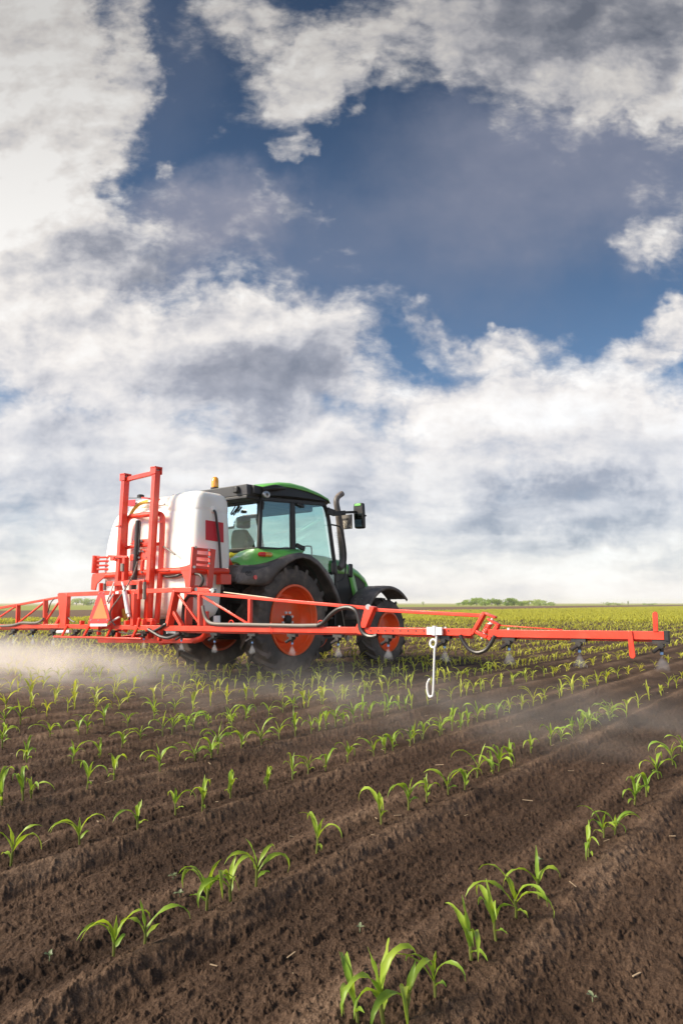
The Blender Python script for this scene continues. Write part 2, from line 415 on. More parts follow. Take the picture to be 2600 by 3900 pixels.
def soil_material():
    m, T, out = material('soil')
    pos = T.new('ShaderNodeNewGeometry').outputs['Position']
    mp = T.new('ShaderNodeMapping', {'Vector': pos}, vector_type='POINT')
    mp.inputs['Rotation'].default_value = (0, 0, HEAD)            # turns +Y of this frame onto the row direction
    rc = mp.outputs[0]
    sp = T.new('ShaderNodeSeparateXYZ', {0: rc}); t = sp.outputs[0]
    st = T.new('ShaderNodeMapping', {'Vector': rc, 'Scale': (1.0, 0.55, 1.0)}).outputs[0]
    n1 = T.noise(st, 2.2, 5, 0.6); n2 = T.noise(st, 44.0, 5, 0.70); n3 = T.noise(rc, 150.0, 4, 0.7)
    f = T.math('ADD', T.math('MULTIPLY', n1.outputs[0], 0.44), T.math('ADD', T.math('MULTIPLY', n2.outputs[0], 0.26), T.math('MULTIPLY', n3.outputs[0], 0.30)))
    ph = T.math('FRACT', T.math('ADD', T.math('DIVIDE', T.math('SUBTRACT', t, ROW0), ROWSTEP), T.math('MULTIPLY', T.math('SUBTRACT', n1.outputs[0], 0.5), 0.10)))
    dry = T.math('MAXIMUM', T.mapr(T.math('ABSOLUTE', T.math('SUBTRACT', ph, 0.15)), 0.02, 0.14, 1.0, 0.0), T.math('MULTIPLY', T.mapr(T.math('ABSOLUTE', T.math('SUBTRACT', ph, 0.80)), 0.02, 0.12, 1.0, 0.0), 0.6))
    f = T.math('ADD', f, T.math('MULTIPLY', T.math('SUBTRACT', dry, 0.30), 0.11))      # crusted ridges are drier and paler than the moist furrows
    soil = T.ramp(f, [(0.32, (0.016, 0.0094, 0.0060)), (0.45, (0.043, 0.0255, 0.0165)), (0.57, (0.100, 0.0625, 0.0415)), (0.70, (0.230, 0.156, 0.108))])
    # neighbouring fields: bare soil strip beyond the maize, then a green cereal field, then pale stubble
    w = T.math('ADD', t, T.math('MULTIPLY', T.math('SUBTRACT', T.noise(rc, 0.05, 2).outputs[0], 0.5), 4.0))
    fn = T.noise(st, 0.6, 5, 0.65)
    bare = T.mix(fn.outputs[0], (0.11, 0.068, 0.042, 1), (0.17, 0.115, 0.075, 1))
    green = T.mix(fn.outputs[0], (0.20, 0.23, 0.05, 1), (0.30, 0.31, 0.09, 1))
    pale = T.mix(fn.outputs[0], (0.30, 0.28, 0.14, 1), (0.36, 0.34, 0.18, 1))
    c = T.mix(T.mapr(w, -40, -38.5, 1.0, 0.0), soil, bare)
    c = T.mix(T.mapr(w, -97, -93, 1.0, 0.0), c, green)
    c = T.mix(T.mapr(w, -330, -300, 1.0, 0.0), c, pale)
    b = T.new('ShaderNodeBsdfPrincipled', {'Base Color': c, 'Roughness': 0.95})
    b.inputs['Specular IOR Level'].default_value = 0.15
    h = T.math('ADD', n2.outputs[0], T.math('MULTIPLY', n3.outputs[0], 0.5))
    bp = T.new('ShaderNodeBump', {'Height': h, 'Strength': 0.9, 'Distance': 0.012})
    T.put(b.inputs['Normal'], bp)
    T.l.new(b.outputs[0], out.inputs[0])
    return m

ground = link_mesh('ground', field_soil_mesh())
ground.data.materials.append(soil_material())
tag(ground, 'dark brown worked soil of the maize field running to the horizon', 'ground', kind='structure')

# ---------------------------------------------------------------- maize seedlings
def leaf_material(name, young, old, trans):
    m, T, out = material(name)
    oi = T.new('ShaderNodeObjectInfo')
    tc = T.new('ShaderNodeNewGeometry').outputs['Position']
    n = T.noise(tc, 14.0, 3, 0.6)
    f = T.math('ADD', T.math('MULTIPLY', oi.outputs['Random'], 0.5), T.math('MULTIPLY', n.outputs[0], 0.6), clamp=True)
    c = T.mix(f, (*young, 1), (*old, 1))
    d = T.new('ShaderNodeBsdfPrincipled', {'Base Color': c, 'Roughness': 0.42})
    d.inputs['Specular IOR Level'].default_value = 0.4
    tr = T.new('ShaderNodeBsdfTranslucent', {0: T.vmath('MULTIPLY', c, trans)})
    mx = T.new('ShaderNodeMixShader', {0: 0.42, 1: d.outputs[0], 2: tr.outputs[0]})
    T.l.new(mx.outputs[0], out.inputs[0])
    return m
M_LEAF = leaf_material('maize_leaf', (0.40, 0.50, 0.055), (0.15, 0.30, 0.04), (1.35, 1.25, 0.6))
M_LEAF_FARGLOW = leaf_material('maize_leaf_far_glow', (0.68, 0.64, 0.10), (0.44, 0.47, 0.07), (1.3, 1.2, 0.6))  # same leaf, lightened and yellowed: glow of distant haze put into the colour
M_LEAF_MIDGLOW = leaf_material('maize_leaf_mid_glow', (0.56, 0.58, 0.07), (0.28, 0.38, 0.05), (1.35, 1.25, 0.6))  # same leaf at middle distance, part of that glow painted into its colour
M_STEM = leaf_material('maize_stem', (0.22, 0.24, 0.06), (0.17, 0.20, 0.05), (1.2, 1.2, 0.8))

def leaf_rows(rng, h0, az, length, width, rise, droop, nseg, twist):
    """Rows of three points along an arching blade with a folded midrib."""
    p = Vector((0, 0, h0)); ang = rise; rows = []
    step = length / nseg
    side = rng.uniform(-0.9, 0.9)
    for i in range(nseg + 1):
        u = i / nseg
        w = width * (0.35 + 0.65 * min(1, u / 0.3)) * (1 - max(0, (u - 0.45) / 0.55) ** 1.7) if u > 0 else width * 0.35
        w = max(w, 0.0008)
        a = az + side * u * u
        fwd = Vector((math.sin(a), math.cos(a), 0)); sd = Vector((math.cos(a), -math.sin(a), 0))
        tdir = fwd * math.cos(ang) + Vector((0, 0, 1)) * math.sin(ang)
        nrm = -fwd * math.sin(ang) + Vector((0, 0, 1)) * math.cos(ang)
        tw = twist * u
        s2 = sd * math.cos(tw) + nrm * math.sin(tw); n2 = nrm * math.cos(tw) - sd * math.sin(tw)
        wav = 0.20 * w * math.sin(u * 14 + az * 3)
        rows.append([p - s2 * w / 2 + n2 * (w * 0.22 + wav), p.copy(), p + s2 * w / 2 + n2 * (w * 0.22 - wav)])
        p = p + tdir * step
        ang -= droop * (0.35 + 1.5 * u) / nseg
    return rows

def plant_parts(rng, nseg=9, small=False):
    """Stem outline and leaves of one seedling about 14 cm high."""
    H = rng.uniform(0.045, 0.075)
    stem = [((0, 0, -0.015), 0.0042), ((rng.uniform(-.003, .003), rng.uniform(-.003, .003), H * 0.5), 0.0046), ((rng.uniform(-.006, .006), rng.uniform(-.006, .006), H), 0.0040)]
    base = rng.uniform(0, 2 * math.pi)
    n = rng.choice([4, 5, 5, 6]); L = []
    for i in range(n):
        f = i / (n - 1)
        a = base + (i % 2) * math.pi + rng.uniform(-0.55, 0.55)
        if i == 0:      # short first leaf near the ground, rounded tip
            L.append(leaf_rows(rng, H * 0.35, a, rng.uniform(0.05, 0.075), 0.014, rng.uniform(0.5, 0.9), rng.uniform(1.2, 2.0), nseg - 2, rng.uniform(-.5, .5)))
        elif i == n - 1:  # whorl, nearly upright
            L.append(leaf_rows(rng, H * 0.75, a, rng.uniform(0.07, 0.12), 0.013, rng.uniform(1.25, 1.5), rng.uniform(0.1, 0.9), nseg, rng.uniform(-.8, .8)))
        else:
            L.append(leaf_rows(rng, H * (0.45 + 0.45 * f), a, rng.uniform(0.12, 0.20), rng.uniform(0.012, 0.0185), rng.uniform(0.90, 1.35), rng.uniform(1.7, 3.4), nseg, rng.uniform(-1.0, 1.0)))
    return stem, L

def plant_proto(rng):
    root = empty('maize_seedling')
    stem, L = plant_parts(rng)
    sm = MB().tube([p for p, r in stem], [r for p, r in stem], 7)
    sm.build('stem', M_STEM, root)
    for rows in L:
        MB().grid(rows).build('leaf', M_LEAF, root, angle=180)
    return root

def plant_mesh(rng, nseg):
    b = MB(); stem, L = plant_parts(rng, nseg)
    b.tube([p for p, r in stem], [r for p, r in stem], 5)
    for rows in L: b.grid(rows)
    return b.mesh('maize_seedling', M_LEAF_MIDGLOW, 180, fix=False)

MEASURED = [   # (along the row, across) of the seedlings one can tell apart, row by row from the camera
    [(1.44, -1.04), (1.48, -0.99), (1.52, -0.95), (1.62, -0.93), (1.86, -0.95), (2, -0.94), (2.17, -0.95), (2.37, -0.95), (2.86, -0.94), (3.13, -0.96), (3.19, -0.93), (3.71, -0.98), (3.91, -0.97), (4.35, -1.01), (4.78, -1.02), (5.15, -1.04)],
    [(1.26, -1.75), (1.34, -1.72), (1.63, -1.78), (1.7, -1.74), (1.85, -1.77), (2.22, -1.8), (2.68, -1.8), (2.93, -1.81), (3.09, -1.8), (3.29, -1.79), (3.38, -1.74), (3.71, -1.83), (3.87, -1.81), (4.09, -1.79), (4.54, -1.84), (4.9, -1.84), (5.06, -1.82), (5.39, -1.85), (5.58, -1.84), (5.86, -1.86), (5.99, -1.85), (6.3, -1.81), (6.33, -1.85), (6.68, -1.79), (7.02, -1.77), (7.7, -1.83), (8.14, -1.81), (8.9, -1.9), (9.07, -1.84), (10, -1.96)],
    [(1.45, -2.68), (1.97, -2.6), (2.2, -2.63), (2.31, -2.57), (2.58, -2.66), (2.8, -2.61), (3.21, -2.67), (3.3, -2.61), (3.6, -2.67), (3.88, -2.66), (4.1, -2.65), (4.41, -2.67), (4.56, -2.68), (4.79, -2.65), (5, -2.6), (5.44, -2.67), (5.63, -2.69), (5.75, -2.63), (6.04, -2.64), (6.48, -2.7), (6.55, -2.62), (7.05, -2.69), (7.48, -2.67), (8.02, -2.72), (8.31, -2.68), (8.85, -2.69), (9.27, -2.72), (9.77, -2.7), (10.3, -2.7), (10.9, -2.67), (11.57, -2.64), (12.3, -2.6), (13.37, -2.61)],
    [(1.78, -3.41), (1.88, -3.4), (1.93, -3.41), (2.21, -3.36), (2.46, -3.48), (2.71, -3.39), (3.02, -3.44), (3.13, -3.41), (3.26, -3.49), (3.5, -3.51), (3.62, -3.43), (4.05, -3.49), (4.15, -3.42), (4.33, -3.49), (4.4, -3.47), (4.56, -3.5), (4.6, -3.45), (4.77, -3.47), (5.03, -3.49), (5.42, -3.56), (5.65, -3.58), (5.78, -3.52), (6.12, -3.54), (6.24, -3.5), (6.75, -3.5), (6.95, -3.53), (7.07, -3.51), (7.41, -3.54), (7.55, -3.51), (7.81, -3.51), (8.21, -3.53), (8.64, -3.55), (8.82, -3.52), (9.3, -3.55), (9.68, -3.52), (10.25, -3.54)],
    [(2.35, -4.23), (2.59, -4.11), (2.79, -4.12), (3, -4.17), (3.42, -4.26), (3.49, -4.24), (3.64, -4.25), (3.87, -4.26), (3.98, -4.1), (4.3, -4.27), (4.84, -4.33), (5.11, -4.3), (5.32, -4.24), (5.52, -4.22)],
    [(2.52, -4.87), (2.93, -4.97), (3.14, -4.92), (3.2, -4.9), (3.42, -5), (3.6, -4.94), (3.9, -4.98), (4.16, -5.03), (4.34, -4.99), (4.62, -5.06), (4.79, -5.01), (5.08, -5.04), (5.58, -5.05), (5.87, -5.1)],
    [(3.01, -5.81), (3.09, -5.7), (3.4, -5.83), (3.61, -5.85), (3.88, -5.81), (4.09, -5.76), (4.57, -5.84), (4.95, -5.89), (5.17, -5.88), (5.48, -5.93)],
    [(3.44, -6.62), (3.62, -6.5), (3.92, -6.58), (4.16, -6.65), (4.41, -6.6), (4.57, -6.53), (4.98, -6.75)],
]
def in_view(x, y, z=0.08, mx=0.0):
    dx, dy, dz = x, y, z - CAM_H
    zf = dy * math.cos(TILT) + dz * math.sin(TILT)
    if zf < 0.3: return False
    px = CX + F_PX * dx / zf; py = CY - F_PX * (-dy * math.sin(TILT) + dz * math.cos(TILT)) / zf
    return -mx - 40 < px < 2640 + mx and py < 3990 + mx

rp = random.Random(5)
WHEEL_TRACKS = []
plants = []      # (distance, x, y, row, along)
for row in range(46):
    t0 = ROW0 - ROWSTEP * row
    got = MEASURED[row] if row < len(MEASURED) else []
    s_lo, s_hi = (got[0][0] - 0.12, got[-1][0] + 0.12) if got else (1e9, 1e9)
    for s, t in got: plants.append((s, t + 0.0, row))
    for (sa, _), (sb, _) in zip(got, got[1:]):
        if row >= 1 and sa > 3.6 and 0.19 < sb - sa < 0.33: plants.append(((sa + sb) / 2 + rp.uniform(-.03, .03), t0 + rp.uniform(-.03, .03), row))
        if row >= 2 and 0.33 < sb - sa < 0.9 and rp.random() < 0.75: plants.append(((sa + sb) / 2 + rp.uniform(-.04, .04), t0 + rp.uniform(-.03, .03), row))
    s = -3.0 - 2.2 * row
    while s < 330:
        s += rp.choice([0.10, 0.12, 0.14, 0.16, 0.18, 0.24]) * (1.0 if s < 60 else 1.15) + (0.3 if rp.random() < 0.05 else 0)
        if s_lo < s < s_hi: continue
        if row < 4 and s < s_lo and s > 0.6 and got: continue
        plants.append((s, t0 + rp.uniform(-0.03, 0.03), row))
pl = []
for s, t, row in plants:
    x, y = st_to_xy(s, t)
    if in_view(x, y, mx=150 + 6000 / max(1.0, y)): pl.append((math.hypot(x, y), x, y, row, s))
pl.sort()

N_PARTS, N_IND = 120, 300
ORD = ['first', 'second', 'third', 'fourth', 'fifth', 'sixth', 'seventh', 'eighth', 'ninth', 'tenth', 'eleventh', 'twelfth', 'thirteenth', 'fourteenth', 'fifteenth', 'sixteenth', 'seventeenth', 'eighteenth', 'nineteenth', 'twentieth']
def ordinal(n):
    if n <= 20: return ORD[n - 1]
    tens = {2: 'twent', 3: 'thirt', 4: 'fort', 5: 'fift'}[n // 10]
    return tens + ('ieth' if n % 10 == 0 else 'y-' + ORD[n % 10 - 1])

protos = [plant_proto(rp) for _ in range(14)]
mid = [plant_mesh(rp, 6) for _ in range(14)]
vis = [p for p in pl if in_view(p[1], p[2], 0.05, -45)]
ind = vis[:N_IND]
ind_set = set(ind)
per_row = {}
for p in ind: per_row.setdefault(p[3], []).append(p)
rank = {}
for row, l in per_row.items():
    l.sort(key=lambda p: p[4])
    for i, p in enumerate(l): rank[p] = i + 1
used = set()
for i, p in enumerate(ind):
    d, x, y, row, s = p
    z = float(relief(x, y))
    sc = rp.uniform(0.88, 1.22) * (0.98 if row < 3 else 1.06); rz = rp.uniform(0, 6.283)
    if i < N_PARTS:
        k = rp.randrange(len(protos))
        if k in used: o = copy_tree(protos[k])
        else: o = protos[k]; used.add(k)
        tag(o)
    else:
        o = bpy.data.objects.new('maize_seedling', rp.choice(mid)); COL.objects.link(o)
    o.location = (x, y, z); o.rotation_euler = (rp.uniform(-.12, .12), rp.uniform(-.12, .12), rz); o.scale = (sc, sc, sc * rp.uniform(0.9, 1.15))
    where = 'row nearest the camera' if row == 0 else ordinal(row + 1) + ' crop row from the camera'
    look = 'young maize plant with arching green leaves' if i < N_PARTS else 'small yellow-green maize seedling'
    tag(o, '%s, %s along the %s' % (look, ordinal(rank[p]), where), 'seedling', 'maize seedlings in crop rows')
for k, q in enumerate(protos):
    if k not in used:
        for ch in list(q.children): bpy.data.objects.remove(ch)
        bpy.data.objects.remove(q)

# the thousands of plants farther out: one mass
def far_crop():
    rng = np.random.default_rng(3)
    lods = []
    for ns in (5, 3):
        vs = []
        for _ in range(10):
            b = MB(); stem, L = plant_parts(rp, ns)
            for rows in (L if ns == 5 else L[1:]): b.grid(rows)
            f = np.array(b.f); vs.append((np.array(b.v), f))
        lods.append(vs)
    far = []
    for _ in range(8):                      # far away: three arching blades of two faces each
        b = MB()
        for k in range(3):
            a = rp.uniform(0, 6.28); c, s_ = math.cos(a), math.sin(a); w = 0.02; r1, r2 = 0.06, 0.12; hh = rp.uniform(.1, .15)
            b.grid([[(-s_ * w * .5, c * w * .5, 0.02), (s_ * w * .5, -c * w * .5, 0.02)], [(c * r1 - s_ * w, s_ * r1 + c * w, hh), (c * r1 + s_ * w, s_ * r1 - c * w, hh)], [(c * r2, s_ * r2, hh * .6), (c * r2 + .003, s_ * r2, hh * .6)]])
        far.append((np.array(b.v), np.array(b.f)))
    V = []; Fc = []; off = 0
    for p in pl:
        if p in ind_set: continue
        d, x, y, row, s = p
        src = lods[0] if d < 16 else lods[1] if d < 38 else far
        v, f = src[rng.integers(len(src))]
        a = rng.uniform(0, 6.283); sc = rng.uniform(0.85, 1.25) * (1.0 if d < 38 else 1.3 if d < 75 else 1.7)
        ca, sa = math.cos(a) * sc, math.sin(a) * sc
        q = np.stack([v[:, 0] * ca - v[:, 1] * sa + x, v[:, 0] * sa + v[:, 1] * ca + y, v[:, 2] * sc + (float(relief(x, y)) if d < 60 else 0.0)], -1)
        V.append(q); Fc.append(f + off); off += len(q)
    V = np.concatenate(V); Fc = np.concatenate(Fc)
    me = bpy.data.meshes.new('maize_crop')
    me.vertices.add(len(V)); me.vertices.foreach_set('co', V.ravel())
    me.loops.add(Fc.size); me.loops.foreach_set('vertex_index', Fc.ravel().astype(np.int32))
    me.polygons.add(len(Fc)); me.polygons.foreach_set('loop_start', np.arange(0, Fc.size, 4, dtype=np.int32))
    me.update(calc_edges=True)
    me.polygons.foreach_set('use_smooth', np.ones(len(me.polygons), bool))
    me.materials.append(M_LEAF_FARGLOW)
    o = link_mesh('maize_crop', me)
    tag(o, 'rows of young yellow-green maize covering the field behind the tractor', 'crop', kind='stuff')
far_crop()
# ---------------------------------------------------------------- the machine's own frame: x forward, y to its left, z up, under the rear axle
FWD = Vector((SH, CH, 0)); LFT = Vector((-CH, SH, 0))
ORI = Vector((-1.455, 10.540, 0.0))
RIG_ROT = R(90) - HEAD
def P(px, py, u=None, v=None, w=None):
    """Where the sight line through a point of the photograph meets a plane of the machine (u forward, v left, w up)."""
    a = (px - CX) / F_PX; b = (CY - py) / F_PX
    r = Vector((a, math.cos(TILT) - b * math.sin(TILT), math.sin(TILT) + b * math.cos(TILT)))
    o = Vector((0, 0, CAM_H)) - ORI
    n, val = (FWD, u) if u is not None else (LFT, v) if v is not None else (Vector((0, 0, 1)), w)
    p = o + r * ((val - o.dot(n)) / r.dot(n))
    return Vector((p.dot(FWD), p.dot(LFT), p.z))

DUST = (0.20, 0.155, 0.12)
M_GREEN = paint('green_paint', (0.15, 0.50, 0.085), 0.32, vary=0.08, dirt=0.18, dirt_col=(0.36, 0.46, 0.26), coat=0.3)
M_RED = paint('red_paint', (0.74, 0.044, 0.016), 0.36, vary=0.12, dirt=0.20, dirt_col=(0.60, 0.15, 0.085), coat=0.25)
M_ORANGE = paint('orange_rim_paint', (0.85, 0.10, 0.015), 0.36, vary=0.08, dirt=0.35, dirt_col=(0.50, 0.17, 0.08))
M_BLACK = paint('black_plastic', (0.014, 0.013, 0.013), 0.45, vary=0.3, dirt=0.12, dirt_col=(0.06, 0.05, 0.045))
M_FENDER = paint('dusty_grey_plastic', (0.105, 0.090, 0.081), 0.5, vary=0.18, dirt=0.8, dirt_col=(0.30, 0.245, 0.21), bump=0.15, bscale=180)
M_ROOFGREY = paint('roof_grey', (0.055, 0.055, 0.060), 0.5, vary=0.1, dirt=0.2, dirt_col=(0.12, 0.11, 0.10))
M_TYRE = paint('tyre_rubber', (0.085, 0.074, 0.066), 0.82, vary=0.25, scale=5, dirt=0.9, dirt_col=(0.20, 0.155, 0.125), bump=0.25, bscale=90, spec=0.25)
M_STEEL = paint('bare_steel', (0.50, 0.49, 0.47), 0.35, metal=0.9, vary=0.15, dirt=0.2)
M_ZINC = paint('galvanised_white_steel', (0.75, 0.74, 0.73), 0.4, metal=0.2, vary=0.08)
M_HOSE = paint('rubber_hose', (0.024, 0.021, 0.020), 0.38, vary=0.2, dirt=0.4, dirt_col=(0.10, 0.08, 0.065))
M_ENGINE = paint('dark_cast_iron', (0.020, 0.019, 0.018), 0.6, vary=0.4, dirt=0.5, dirt_col=(0.055, 0.045, 0.036))
M_SEAT = paint('seat_fabric', (0.10, 0.10, 0.10), 0.9, vary=0.15)
M_YELLOW = paint('yellow_cloth', (0.42, 0.40, 0.02), 0.8, vary=0.3, scale=14, dirt=0.3, dirt_col=(0.10, 0.10, 0.03))
M_AMBER = paint('amber_lens', (0.95, 0.36, 0.02), 0.15, vary=0.1, coat=0.6, sss=0.2)
M_LENSRED = paint('red_lens', (0.75, 0.02, 0.02), 0.15, vary=0.1, coat=0.6)
M_WHITEPLATE = paint('plate_grey', (0.13, 0.115, 0.10), 0.55, vary=0.15, dirt=0.4)
M_LETTER = paint('plate_lettering', (0.50, 0.46, 0.38), 0.6)

def glass_mat(name, tint, gloss=0.12):
    m, T, out = material(name)
    tr = T.new('ShaderNodeBsdfTransparent', {0: (*tint, 1)})
    gl = T.new('ShaderNodeBsdfGlossy', {0: (0.9, 0.95, 0.95, 1), 'Roughness': 0.02})
    lw = T.new('ShaderNodeLayerWeight', {0: 0.5})
    f = T.math('ADD', T.math('MULTIPLY', T.math('POWER', lw.outputs['Facing'], 4.0), 0.5), gloss, clamp=True)
    mx = T.new('ShaderNodeMixShader', {0: f, 1: tr.outputs[0], 2: gl.outputs[0]})
    T.l.new(mx.outputs[0], out.inputs[0])
    return m
M_GLASS = glass_mat('tinted_cab_glass', (0.83, 0.96, 0.94))
M_REARGLASS = glass_mat('clear_rear_glass', (0.90, 0.95, 0.94), 0.30)
def mirror_mat():
    m, T, out = material('mirror_glass')
    gl = T.new('ShaderNodeBsdfGlossy', {0: (0.45, 0.55, 0.53, 1), 'Roughness': 0.05})
    T.l.new(gl.outputs[0], out.inputs[0]); return m
M_MIRROR = mirror_mat()

tractor = empty('tractor', ORI, RIG_ROT)
tag(tractor, 'green tractor with orange wheel rims and glass cab carrying the sprayer', 'tractor')

# ---- wheels
def tyre(b, R_out, R_bead, W, n_lug, lug_h, fwd_sign=1):
    rc = R_out - lug_h
    prof = [(R_bead - 0.012, -0.40 * W), (R_bead + 0.03, -0.455 * W), (R_bead + 0.45 * (rc - R_bead), -0.5 * W), (rc - 0.055, -0.475 * W), (rc - 0.012, -0.40 * W), (rc, -0.2 * W), (rc + 0.004, 0)]
    prof = prof + [(r, -t) for r, t in prof[-2::-1]]
    b.lathe(prof, 'y', n=96, caps=False)
    for side in (-1, 1):
        for k in range(n_lug):
            a0 = 2 * math.pi * (k + (0.5 if side > 0 else 0)) / n_lug
            path = []
            for f in (-0.06, 0.12, 0.32, 0.52, 0.72, 0.9, 1.0):
                t = side * 0.475 * W * f
                sw = 0.30 * (f ** 0.85 if f > 0 else f)
                rr = rc if f < 0.75 else rc - 0.012 * ((f - 0.75) / 0.25)
                path.append((rr, t, sw, lug_h * (1 if f < 0.95 else 0.82)))
            path.append((rc - 0.075, side * 0.50 * W, 0.315, 0.006))
            loops = []
            for rr, t, sw, hh in path:
                a = a0 - fwd_sign * sw
                wb, wt = 0.040 / R_out * (R_out / 0.78), 0.027 / R_out * (R_out / 0.78)
                wb *= R_out / 0.78; wt *= R_out / 0.78
                pts = []
                for da, dr in ((-wb, -0.012), (wb, -0.012), (wt, hh), (-wt, hh)):
                    ang = a + da; r2 = rr + dr
                    pts.append((r2 * math.sin(ang), t, r2 * math.cos(ang)))
                loops.append(pts)
            b.loft(loops)

def wheel(parent, name, c, side, R_out, R_rim, W, n_lug, lug_h, dish, n_stud):
    """side -1: outer face towards -y. c: centre of the outer rim edge."""
    root = empty(name); root.parent = parent; root.location = c
    o = -side                                     # inward direction along y
    b = MB(); tyre(b, R_out, R_rim + 0.004, W, n_lug, lug_h)
    b.v = [(x, y + o * (W * 0.46), z) for x, y, z in b.v]
    b.build('tyre', M_TYRE, root, angle=42)
    r = R_rim
    prof = [(r * 0.99, o * 0.030), (r + 0.010, o * 0.012), (r + 0.008, -o * 0.010), (r - 0.02, -o * 0.012), (r * 0.935, o * 0.006), (r * 0.92, o * 0.05), (r * 0.90, o * 0.06), (r * 0.885, o * dish * 0.75), (r * 0.80, o * dish * 1.15), (r * 0.74, o * dish * 1.35),
            (r * 0.675, o * dish * 1.32), (r * 0.645, o * dish * 1.03), (r * 0.62, o * dish), (r * 0.34, o * dish * 0.98), (r * 0.31, o * dish * 0.93), (r * 0.24, o * dish * 0.93), (0.0, o * dish * 0.93)]
    MB().lathe(prof, 'y', n=72, caps=False).build('rim', M_ORANGE, root, angle=30)
    # back side of the rim, seen between the wheels
    MB().lathe([(r * 0.99, o * (W * 0.92 - 0.03)), (r, o * W * 0.92), (r * 0.93, o * (W * 0.92)), (r * 0.88, o * W * 0.7), (r * 0.80, o * (dish * 1.4)), (r * 0.3, o * (dish * 1.4))], 'y', n=64, caps=False).build('inner_rim', M_ORANGE, root, angle=30)
    h = MB().lathe([(r * 0.135, o * dish * 0.93), (r * 0.13, o * (dish * 0.93 - 0.045)), (r * 0.09, o * (dish * 0.93 - 0.06)), (0.0, o * (dish * 0.93 - 0.062))], 'y', n=32)
    hub = h.build('hub', M_ENGINE, root)
    s = MB()
    for k in range(n_stud):
        a = 2 * math.pi * (k + 0.5) / n_stud
        q = Vector((math.sin(a) * r * 0.215, o * dish * 0.93, math.cos(a) * r * 0.215))
        s.tube([q, q - Vector((0, o * 0.03, 0))], r * 0.040, 6)
    s.build('wheel_nuts', M_ZINC, root, angle=30)
    return root
for side in (-1, 1):
    wheel(tractor, 'rear_wheel', (0.0, side * 0.98, 0.765), side, 0.79, 0.50, 0.46, 19, 0.045, 0.165, 8)
    wheel(tractor, 'front_wheel', (2.52, side * 0.95, 0.515), side, 0.585, 0.335, 0.36, 17, 0.036, 0.11, 8)

# ---- chassis, engine block, axles
ch = MB()
ch.box((-0.55, -0.24, 0.48), (0.9, 0.24, 1.05)); ch.box((0.85, -0.20, 0.55), (2.75, 0.20, 1.00))
ch.bar((0, -0.73, 0.765), (0, 0.73, 0.765), 0.20, 0.22); ch.bar((2.52, -0.74, 0.515), (2.52, 0.74, 0.515), 0.13, 0.15)
ch.box((0.35, -0.62, 0.52), (1.25, -0.26, 0.95)); ch.box((0.35, 0.26, 0.52), (1.25, 0.62, 0.95))
ch.box((2.55, -0.16, 0.42), (2.72, 0.16, 0.7))
ch.tube([(-0.30, -0.30, 1.05), (-0.5, -0.30, 1.30)], 0.05, 10); ch.box((-0.70, -0.18, 0.5), (-0.5, 0.18, 1.18))
ch.build('chassis', M_ENGINE, tractor, bevel=0.015)
lk = MB()
for sd in (-1, 1):
    lk.bar((-0.45, sd * 0.30, 0.52), (-1.18, sd * 0.42, 0.62), 0.04, 0.09); lk.bar((-0.35, sd * 0.30, 1.22), (-0.95, sd * 0.38, 1.28), 0.05, 0.08)
    lk.tube([(-0.93, sd * 0.38, 1.28), (-0.95, sd * 0.40, 0.62)], 0.03, 8)
lk.tube([(-0.55, 0, 1.02), (-1.15, 0, 1.12)], 0.035, 10); lk.tube([(-0.6, 0, 0.66), (-1.2, 0, 0.70)], 0.05, 10)
lk.build('three_point_linkage', M_ENGINE, tractor, bevel=0.006)

# ---- hood
def hood_loop(u, hw, zt, zb, ins):
    return [(u, -hw, zb), (u, -hw, zt - 0.10), (u, -hw + ins * 0.35, zt - 0.04), (u, -hw + ins, zt), (u, 0, zt + 0.025), (u, hw - ins, zt), (u, hw - ins * 0.35, zt - 0.04), (u, hw, zt - 0.10), (u, hw, zb)]
HS = [(1.12, 0.40, 1.80), (1.55, 0.40, 1.785), (2.05, 0.385, 1.735), (2.45, 0.37, 1.61), (2.70, 0.345, 1.49), (2.80, 0.325, 1.40), (2.84, 0.30, 1.28)]
hb = MB(); hb.loft([hood_loop(u, hw - 0.004, zt - 0.006, 0.92, 0.10) for u, hw, zt in HS])
hood = hb.build('hood_panel', M_BLACK, tractor, angle=30)
hg = MB()
hg.grid([hood_loop(u, hw, zt, zt - 0.16, 0.10) for u, hw, zt in HS[:-1]])
for sd in (-1, 1):       # green side strip running down to the front axle, and the nose edge
    hg.grid([[(2.02 + 0.06 * k, sd * 0.388, 1.64 - 0.05 * k), (2.20 + 0.055 * k, sd * 0.386, 1.60 - 0.045 * k)] if k == 0 else [(2.06 + 0.045 * k, sd * 0.388, 1.60 - 0.115 * k), (2.245 + 0.045 * k, sd * 0.384, 1.55 - 0.115 * k)] for k in range(6)])
    hg.grid([[(2.66, sd * 0.352, 1.36), (2.81, sd * 0.325, 1.30)], [(2.68, sd * 0.350, 1.15), (2.845, sd * 0.318, 1.12)], [(2.70, sd * 0.35, 0.95), (2.85, sd * 0.318, 0.95)]])
    hg.grid([[(1.15, sd * 0.404, 1.66), (2.05, sd * 0.39, 1.60)], [(1.15, sd * 0.404, 1.52), (2.10, sd * 0.388, 1.50)]])
hg.build('hood', M_GREEN, tractor, thick=0.012, angle=40)
MB().box((2.80, -0.26, 1.02), (2.87, 0.26, 1.30)).build('front_grille', M_BLACK, tractor, bevel=0.02)
b = MB()
for sd in (-1, 1): b.box((2.76, sd * 0.30, 1.22), (2.85, sd * 0.20, 1.32))
b.build('headlights', M_STEEL, tractor, bevel=0.012)

